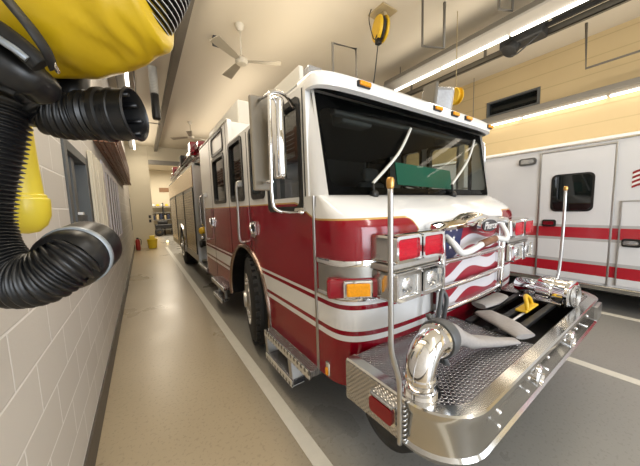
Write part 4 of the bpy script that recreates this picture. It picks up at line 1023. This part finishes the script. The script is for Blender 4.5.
# ------------------------------------------------------------------ ceiling fittings
def fans():
    def fan(x, y, zc, drop, r, ang, label):
        g = thing('ceiling_fan', label, 'fan', (x, y, zc), 'white three-blade ceiling fans')
        bm = new(); lathe(bm, [(0, 0), (.075, 0), (.07, -.05), (.03, -.10), (0, -.10)], (x, y, zc), (0, 0, 1), 20); obj('canopy', bm, M['fan'], g, smooth=40)
        bm = new(); tube(bm, [(x, y, zc-.05), (x, y, zc-drop)], .014, 8); obj('down_rod', bm, M['fan'], g)
        bm = new(); lathe(bm, [(0, .07), (.05, .06), (.10, .02), (.105, -.02), (.08, -.05), (0, -.06)], (x, y, zc-drop), (0, 0, 1), 24); hb = obj('motor_hub', bm, M['fan'], g, smooth=40)
        for k in range(3):
            a = ang+k*2*PI/3; bm = new(); R = Matrix.Rotation(a, 3, 'Z') @ Matrix.Rotation(.18, 3, 'X')
            vs = [(.08, -.03), (.2, -.055), (r, -.085), (r, .085), (.2, .055), (.08, .03)]
            A = [bm.verts.new(R @ Vector((p, q, .006))+Vector((x, y, zc-drop))) for p, q in vs]; B = [bm.verts.new(R @ Vector((p, q, -.006))+Vector((x, y, zc-drop))) for p, q in vs]
            bm.faces.new(A); bm.faces.new(B[::-1])
            for i in range(6): bm.faces.new((A[i], B[i], B[(i+1) % 6], A[(i+1) % 6]))
            obj('blade', bm, M['fanblade'], g)
    M['fanblade'] = mat('fan_blade', (.34, .30, .23), .5, var=.05)
    fan(1.56, 4.43, CEIL, .56, .64, -.42, 'white three-blade ceiling fan nearest, above the front of the fire engine')
    fan(1.58, 9.9, CEIL, .50, .72, .3, 'small distant three-blade ceiling fan above the rear body of the fire engine')
fans()
def luminaire(x, y0, y1, z, label, w=.34, parts=3, side=1):
    g = thing('fluorescent_light', label, 'light', (x, (y0+y1)/2, z), 'long fluorescent lights')
    bm = new(); prism(bm, [(x-w/2, z+.02), (x-w/2+.04, z+.12), (x+w/2, z+.12), (x+w/2+.03, z+.02), (x+w/2, z), (x-w/2+.03, z)], 'y', y0, y1); obj('housing', bm, M['greylt'], g)
    L = (y1-y0)/parts
    for i in range(parts):
        bm = new(); a = x+side*w*.40; box(bm, a-.032, a+.032, y0+i*L+.02, y0+(i+1)*L-.02, z-.03, z+.005, .012); obj('lit_tube', bm, M['tube'], g)
    for y in (y0+.3, y1-.3): bm = new(); tube(bm, [(x, y, z+.1), (x, y, CEIL)], .008, 6); obj('hanger', bm, M['grey'], g)
luminaire(4.92, -.4, 4.2, 4.25, 'long lit fluorescent light running over the fire engine cab, right of the fan', .42, 4)
luminaire(6.92, -1.5, 3.6, 3.42, 'long lit fluorescent light along the tan right wall below the high window', .30, 4)
luminaire(-.12, 6.4, 8.2, 4.45, 'short lit fluorescent light near the left wall seen above the black nozzle', .22, 1)
luminaire(-.12, 11., 14., 4.35, 'distant lit fluorescent light above the left aisle near the return wall', .2, 2)
def tracks():
    def track(x, y0, y1, z, label, w=.12, h=.14):
        g = thing('door_track', label, 'door track', (x, (y0+y1)/2, z), 'overhead garage door tracks')
        bm = new(); box(bm, x-w/2, x-w/2+.012, y0, y1, z, z+h); box(bm, x-w/2, x+w/2, y0, y1, z+h-.012, z+h); box(bm, x-w/2, x+w/2, y0, y1, z, z+.012); obj('rail', bm, M['galv'], g)
        for i in range(4): y = y0+.4+(y1-y0-.8)*i/3; bm = new(); box(bm, x-.015, x+.015, y-.02, y+.02, z+h, CEIL); obj('hanger', bm, M['grey'], g)
    track(.74, -1, 14.2, 4.36, 'long grey overhead track along the ceiling above the left aisle')
    track(5.72, -1.2, 4.6, 4.28, 'dark grey overhead track beyond the long light, right of the fire engine', .07, .10)
    # opener motor hanging on the right track
    g = thing('door_opener', 'dark door opener motor with cables hanging at the overhead track, upper right', 'door opener', (5.5, 1.75, 4.3))
    bm = new(); box(bm, 5.34, 5.62, 1.55, 2.15, 4.20, 4.46, .03); obj('motor_box', bm, M['darkmetal'], g)
    bm = new(); lathe(bm, [(0, 0), (.11, 0), (.12, .04), (.12, .16), (0, .18)], (5.46, 1.95, 4.26), (-.4, .3, -.6), 20); obj('drum', bm, M['darkmetal'], g, smooth=40)
    bm = new(); box(bm, 5.46, 5.50, -1., 1.6, 4.30, 4.36); box(bm, 5.36, 5.62, -.6, 1.5, 4.40, 4.46, .02); obj('drive_rail', bm, M['darkmetal'], g)
    bm = new(); tube(bm, bez([(5.4, 1.6, 4.22), (5.35, 1.75, 4.10), (5.42, 1.95, 4.06), (5.5, 2.1, 4.20)], 6), .012, 6); obj('cable_loop', bm, M['cable'], g)
    for y in (1.6, 2.05): bm = new(); tube(bm, [(5.40, y, 4.45), (5.40, y, CEIL)], .018, 6); obj('motor_hanger', bm, M['grey'], g)
    # angle-iron drop hangers
    def hanger(pts, label, r=.02):
        bm = new(); tube(bm, pts, r, 4); tag(obj('steel_hanger', bm, M['grey']), label, 'hanger', 'bare steel ceiling hangers')
    hanger([(3.14, 2.20, CEIL), (3.55, 2.42, 3.80), (3.90, 2.30, 3.80), (3.62, 2.05, CEIL)] if 0 else [(3.66, 2.50, CEIL), (3.66, 2.50, 3.95), (4.0, 2.36, 3.95), (4.0, 2.36, CEIL)], 'U-shaped steel hanger dropping from the ceiling left of the long light')
    hanger([(6.55, 1.30, CEIL), (6.55, 1.27, 3.85), (6.55, -.6, 3.85), (6.55, -.6, CEIL)], 'angled steel hanger with long bottom bar in front of the tan right wall')
    hanger([(4.55, 1.85, CEIL), (4.55, 1.85, 4.40), (4.75, 1.75, 4.40), (4.75, 1.75, CEIL)], 'short steel hanger above the long light near the opener motor')
tracks()
def reels():
    x, y = 3.36, 3.0
    g = thing('cord_reel', 'yellow cord reel on the ceiling with a cable hanging down behind the cab roof', 'cord reel', (x, y, CEIL))
    bm = new(); box(bm, x-.16, x+.16, y-.16, y+.16, CEIL-.02, CEIL, .005); box(bm, x-.03, x+.03, y-.06, y+.06, CEIL-.2, CEIL); obj('mount_plate', bm, M['tan'], g)
    c = (x-.05, y, CEIL-.26); bm = new(); lathe(bm, [(0, -.08), (.16, -.08), (.18, -.06), (.18, -.04), (.12, -.03), (.12, .03), (.18, .04), (.18, .06), (.16, .08), (0, .08)], c, (.93, -.37, 0), 28); obj('spool', bm, M['yellow'], g, smooth=40)
    bm = new(); lathe(bm, [(.11, -.02), (.165, -.018), (.165, .018), (.11, .02)], c, (.93, -.37, 0), 28); obj('wound_cord', bm, M['cable'], g)
    bm = new(); box(bm, x-.14, x-.06, y-.04, y+.04, CEIL-.50, CEIL-.42, .01); obj('cord_stop', bm, M['black'], g)
    bm = new(); tube(bm, bez([(x-.1, y, CEIL-.42), (x-.14, y+.02, CEIL-.8), (x-.22, y+.05, CEIL-1.4), (x-.25, y+.05, 2.7)], 5), .009, 6); obj('drop_cable', bm, M['cable'], g)
    bm = new(); tube(bm, bez([(x-.2, y+.05, CEIL), (x-.28, y+.02, CEIL-.2), (x-.2, y, CEIL-.45), (x-.12, y, CEIL-.35)], 6), .008, 6); obj('supply_cord', bm, M['cable'], g)
    x, y = 4.35, 2.35
    g = thing('cord_reel', 'small yellow reel seen just behind the scene light on the cab roof', 'cord reel', (x, y, 3.2))
    bm = new(); lathe(bm, [(0, -.05), (.12, -.05), (.13, -.03), (.08, -.02), (.08, .02), (.13, .03), (.12, .05), (0, .05)], (x, y, 3.32), (.93, -.37, 0), 24); obj('spool', bm, M['yellow'], g, smooth=40)
    bm = new(); tube(bm, [(x, y, 3.4), (x, y, CEIL)], .006, 6); obj('drop_line', bm, M['tan'], g)
    # exhaust drop near the far ceiling
    g = thing('exhaust_drop', 'light flexible exhaust drop with dark lower end hanging by the left overhead track', 'exhaust drop', (.42, 6.5, 4.5))
    bm = new(); ribbed(bm, [(.42, 6.6, 4.6), (.42, 6.6, 4.3), (.42, 6.6, 4.05)], .075, .03, .008, n=16); obj('flex_hose', bm, M['flue'], g)
    bm = new(); lathe(bm, [(0, 0), (.07, 0), (.08, .04), (.075, .5), (.07, .52), (0, .52)], (.42, 6.6, 3.55), (0, 0, 1), 16); obj('nozzle', bm, M['black'], g)
    bm = new(); tube(bm, [(.1, 6.9, CEIL), (.1, 6.9, 3.55), (.5, 6.9, 3.55)], .012, 6); tag(obj('ceiling_rod', bm, M['grey']), 'thin bent metal rod hanging from the ceiling beside the exhaust drop', 'rod')
    bm = new(); box(bm, 1.25, 1.37, 4.9, 5.0, CEIL-.14, CEIL, .01); tag(obj('ceiling_sensor', bm, M['cabgrey']), 'small dark sensor box on the ceiling left of the nearest fan', 'sensor')
reels()
# ------------------------------------------------------------------ back of the bay, left wall fittings
def background():
    # slatted timber rack on the left wall
    bm = new(); g = thing('wall_rack', 'brown slatted wooden rack high on the left wall above the white framed window', 'rack', (WL+.1, 6.5, 2.4))
    bm.free()
    for k in range(4): bm = new(); box(bm, WL+.052*k, WL+.052*k+.038, 3.9, 9.6, 2.42, 2.455, .004); obj('shelf_board', bm, M['wood'], g)
    for i in range(5):
        z = 2.56+i*.075; bm = new(); box(bm, WL+.16, WL+.185, 3.9, 9.6, z, z+.045, .004); obj('slat', bm, M['wood'], g)
    for i in range(9):
        y = 3.9+i*.71; bm = new(); box(bm, WL, WL+.165, y, y+.04, 2.46, 2.96, .004); obj('upright', bm, M['wood'], g)
    # extinguisher, bucket
    g = thing('fire_extinguisher', 'small red fire extinguisher at the foot of the left wall beside the yellow bucket', 'fire extinguisher', (WL+.14, 13.4, 0))
    bm = new(); lathe(bm, [(0, .02), (.08, .02), (.085, .05), (.085, .42), (.06, .48), (.03, .50), (0, .5)], (WL+.14, 13.4, .0), (0, 0, 1), 20); obj('cylinder_body', bm, M['orange'], g, smooth=40)
    bm = new(); box(bm, WL+.10, WL+.18, 13.36, 13.44, .50, .56, .01); tube(bm, bez([(WL+.16, 13.4, .52), (WL+.26, 13.4, .45), (WL+.25, 13.4, .25)], 5), .014, 6); obj('valve_head', bm, M['black'], g)
    bm = new(); box(bm, WL, WL+.02, 13.3, 13.5, .9, 2.2, .004); tag(obj('wall_conduit', bm, M['greylt']), 'grey vertical strip on the left wall above the extinguisher', 'conduit')
    g = thing('mop_bucket', 'yellow mop bucket on the floor by the return wall', 'bucket', (.28, 13.7, 0))
    bm = new(); lathe(bm, [(0, .02), (.16, .02), (.20, .40), (.215, .42), (.20, .43), (.185, .41), (.15, .06), (0, .05)], (.28, 13.7, 0), (0, 0, 1), 24); obj('bucket_shell', bm, M['bucket'], g, smooth=40)
    bm = new(); box(bm, .18, .38, 13.56, 13.84, .42, .58, .02); obj('wringer', bm, M['bucket'], g)
    # switches
    for z, n_ in ((1.35, 'upper'), (1.15, 'lower')):
        bm = new(); box(bm, .24, .33, 14.275, 14.30, z, z+.13, .005); tag(obj('switch_plate', bm, M['black']), '%s of the two dark switch plates on the return wall' % n_, 'switch')
    # wooden board
    bm = new(); box(bm, 1.15, 1.95, YB-.05, YB, 3.05, 3.35, .01); box(bm, 1.2, 1.9, YB-.07, YB-.05, 3.12, 3.28, .01); tag(obj('wooden_board', bm, M['sign']), 'long brown wooden board fixed high on the back wall', 'board')
    # gear rack with hanging kit
    g = thing('gear_rack', 'open metal gear rack against the back wall at the end of the aisle', 'rack', (1.2, YB-.5, 0))
    bm = new()
    for x in (.55, 1.25, 1.95):
        for y in (YB-.75, YB-.1): box(bm, x-.03, x+.03, y-.03, y+.03, 0, 2.25)
    obj('rack_frame', bm, M['darkmetal'], g)
    for z in (.35, 1.05, 1.55, 2.0):
        bm = new(); box(bm, .55, 1.95, YB-.75, YB-.1, z, z+.04); obj('rack_shelf', bm, M['greylt'], g)
    hl = None
    words = ['leftmost', 'second', 'third', 'fourth', 'rightmost']
    for i in range(5):
        x = .68+i*.27; c = Vector((x, YB-.52, 2.04)); bm = new(); lathe(bm, [(.12, 0), (.128, .015), (.10, .03), (.095, .08), (.065, .13), (0, .15)], c, (0, 0, 1), 16)
        tag(obj('fire_helmet', bm, M['helmet'] if i % 2 == 0 else M['yellow'], smooth=50), '%s helmet of the row on the top shelf of the gear rack' % words[i] if i in (0, 4) else '%s helmet from the left on the top shelf of the gear rack' % words[i], 'helmet', 'helmets on the gear rack')
    for i in range(6):
        x = .66+i*.22; bm = new(); box(bm, x-.08, x+.08, YB-.70, YB-.3, 1.09, 1.09+.30+.06*(i % 3), .03)
        tag(obj('gear_bag', bm, M['tan'] if i % 2 else M['navy']), '%s gear bag %s on the middle shelf of the gear rack' % ('tan' if i % 2 else 'navy', ('at the left end', 'second from left', 'third from left', 'third from right', 'second from right', 'at the right end')[i]), 'bag', 'gear bags on the rack')
    # dark utility cart in front
    g = thing('utility_cart', 'dark two-wheeled utility cart parked in front of the gear rack', 'cart', (1.3, YB-1.4, 0))
    bm = new(); box(bm, .65, 2.0, YB-1.8, YB-1.1, .5, .8, .05); box(bm, .8, 1.4, YB-1.7, YB-1.2, .8, 1.05, .06); obj('cart_body', bm, M['black'], g)
    bm = new(); tube(bm, [(1.9, YB-1.5, .8), (2.05, YB-1.55, 1.2), (1.8, YB-1.55, 1.25)], .025, 8); obj('cart_handle', bm, M['steel'], g)
    for x in (.85, 1.8):
        bm = new(); lathe(bm, [(.1, -.06), (.25, -.06), (.27, -.03), (.27, .03), (.25, .06), (.1, .06), (.1, -.06)], (x, YB-1.75, .275), (0, 1, 0), 24); obj('cart_wheel', bm, M['rubber'], g)
    # little floor lamp glow
    g = thing('floor_beacon', 'tiny glowing warm lamp on the floor beside the rear of the fire engine', 'lamp', (.98, 15.6, 0))
    bm = new(); lathe(bm, [(0, 0), (.08, 0), (.08, .03), (0, .03)], (.98, 15.6, 0), (0, 0, 1), 16); obj('lamp_base', bm, M['black'], g)
    bm = new(); lathe(bm, [(.05, .03), (.055, .08), (.03, .12), (0, .13)], (.98, 15.6, 0), (0, 0, 1), 16); obj('lamp_dome', bm, M['bulb'], g)
background()
# green board standing in for a redaction patch, placed behind the windscreen
bm = new(); a = math.radians(0)
vs = box(bm, -.46, .46, -.006, .006, -.105, .105, .0)
Rg = Matrix.Rotation(math.radians(-10), 3, 'X') @ Matrix.Rotation(math.radians(2), 3, 'Y')
for v in vs: v.co = Rg @ v.co+Vector((2.42, 1.60, 1.872))
tag(obj('green_redaction', bm, M['green']), 'dark green rectangular placard patch built as a board behind the windscreen', 'redaction')

# ------------------------------------------------------------------ light
def area(name, loc, rot, sx, sy, power, color):
    l = bpy.data.lights.new(name, 'AREA'); l.shape = 'RECTANGLE'; l.size = sx; l.size_y = sy; l.energy = power; l.color = color
    o = bpy.data.objects.new(name, l); COL.objects.link(o); o.location = loc; o.rotation_euler = rot; return o
WARM = (1., .89, .72)
# daylight through the two open doorways behind the viewer
area('doorway_daylight', (1.7, YF-.3, 2.0), (math.radians(90), 0, 0), 3.2, 3.6, 360, (.87, .93, 1.))
area('doorway_daylight', (5.6, YF-.3, 2.0), (math.radians(90), 0, 0), 2.6, 3.6, 150, (.87, .93, 1.))
# tube light and added lamps without fixtures; upward ones added to brighten the ceiling
COOL = (1., .97, .93)
for x, y, z, l, p, u in ((4.92, 1.9, 4.2, 4.2, 60, 20), (2.2, 8.5, 4.2, 6., 70, 34), (.2, 11.5, 4.2, 4.5, 70, 26), (.25, 2.5, 4.2, 4., 55, 26), (6.2, 1.0, 3.5, 4.5, 22, 6), (2.2, -2.5, 4.2, 4., 60, 34), (2.2, 3.5, 4.1, 3., 20, 12)):
    c = COOL if y < 0 else WARM; area('fixture_fill_light', (x, y, z), (0, 0, 0), .3, l, p, c); area('ceiling_fill', (x, y, z-.3), (PI, 0, 0), .5, l, u, c)
area('fixture_fill_light', (1.5, 18.5, 4.4), (0, 0, 0), 2., 3., 420, WARM)  # added lamp without a fixture, brightens the back of the bay
w = bpy.data.worlds.new('world'); bpy.context.scene.world = w; w.use_nodes = True
bg = w.node_tree.nodes['Background']; bg.inputs['Color'].default_value = (.75, .80, .88, 1); bg.inputs['Strength'].default_value = .5
sc = bpy.context.scene
sc.view_settings.view_transform = 'Standard'; sc.view_settings.look = 'None'; sc.view_settings.exposure = -.1
sc.cycles.max_bounces = 8; sc.cycles.transparent_max_bounces = 12; sc.cycles.sample_clamp_indirect = 4.; sc.cycles.caustics_reflective = False; sc.cycles.caustics_refractive = False
try: sc.cycles.use_denoising = True
except Exception: pass
for o in bpy.data.objects:
    if 'w' in o: del o['w']
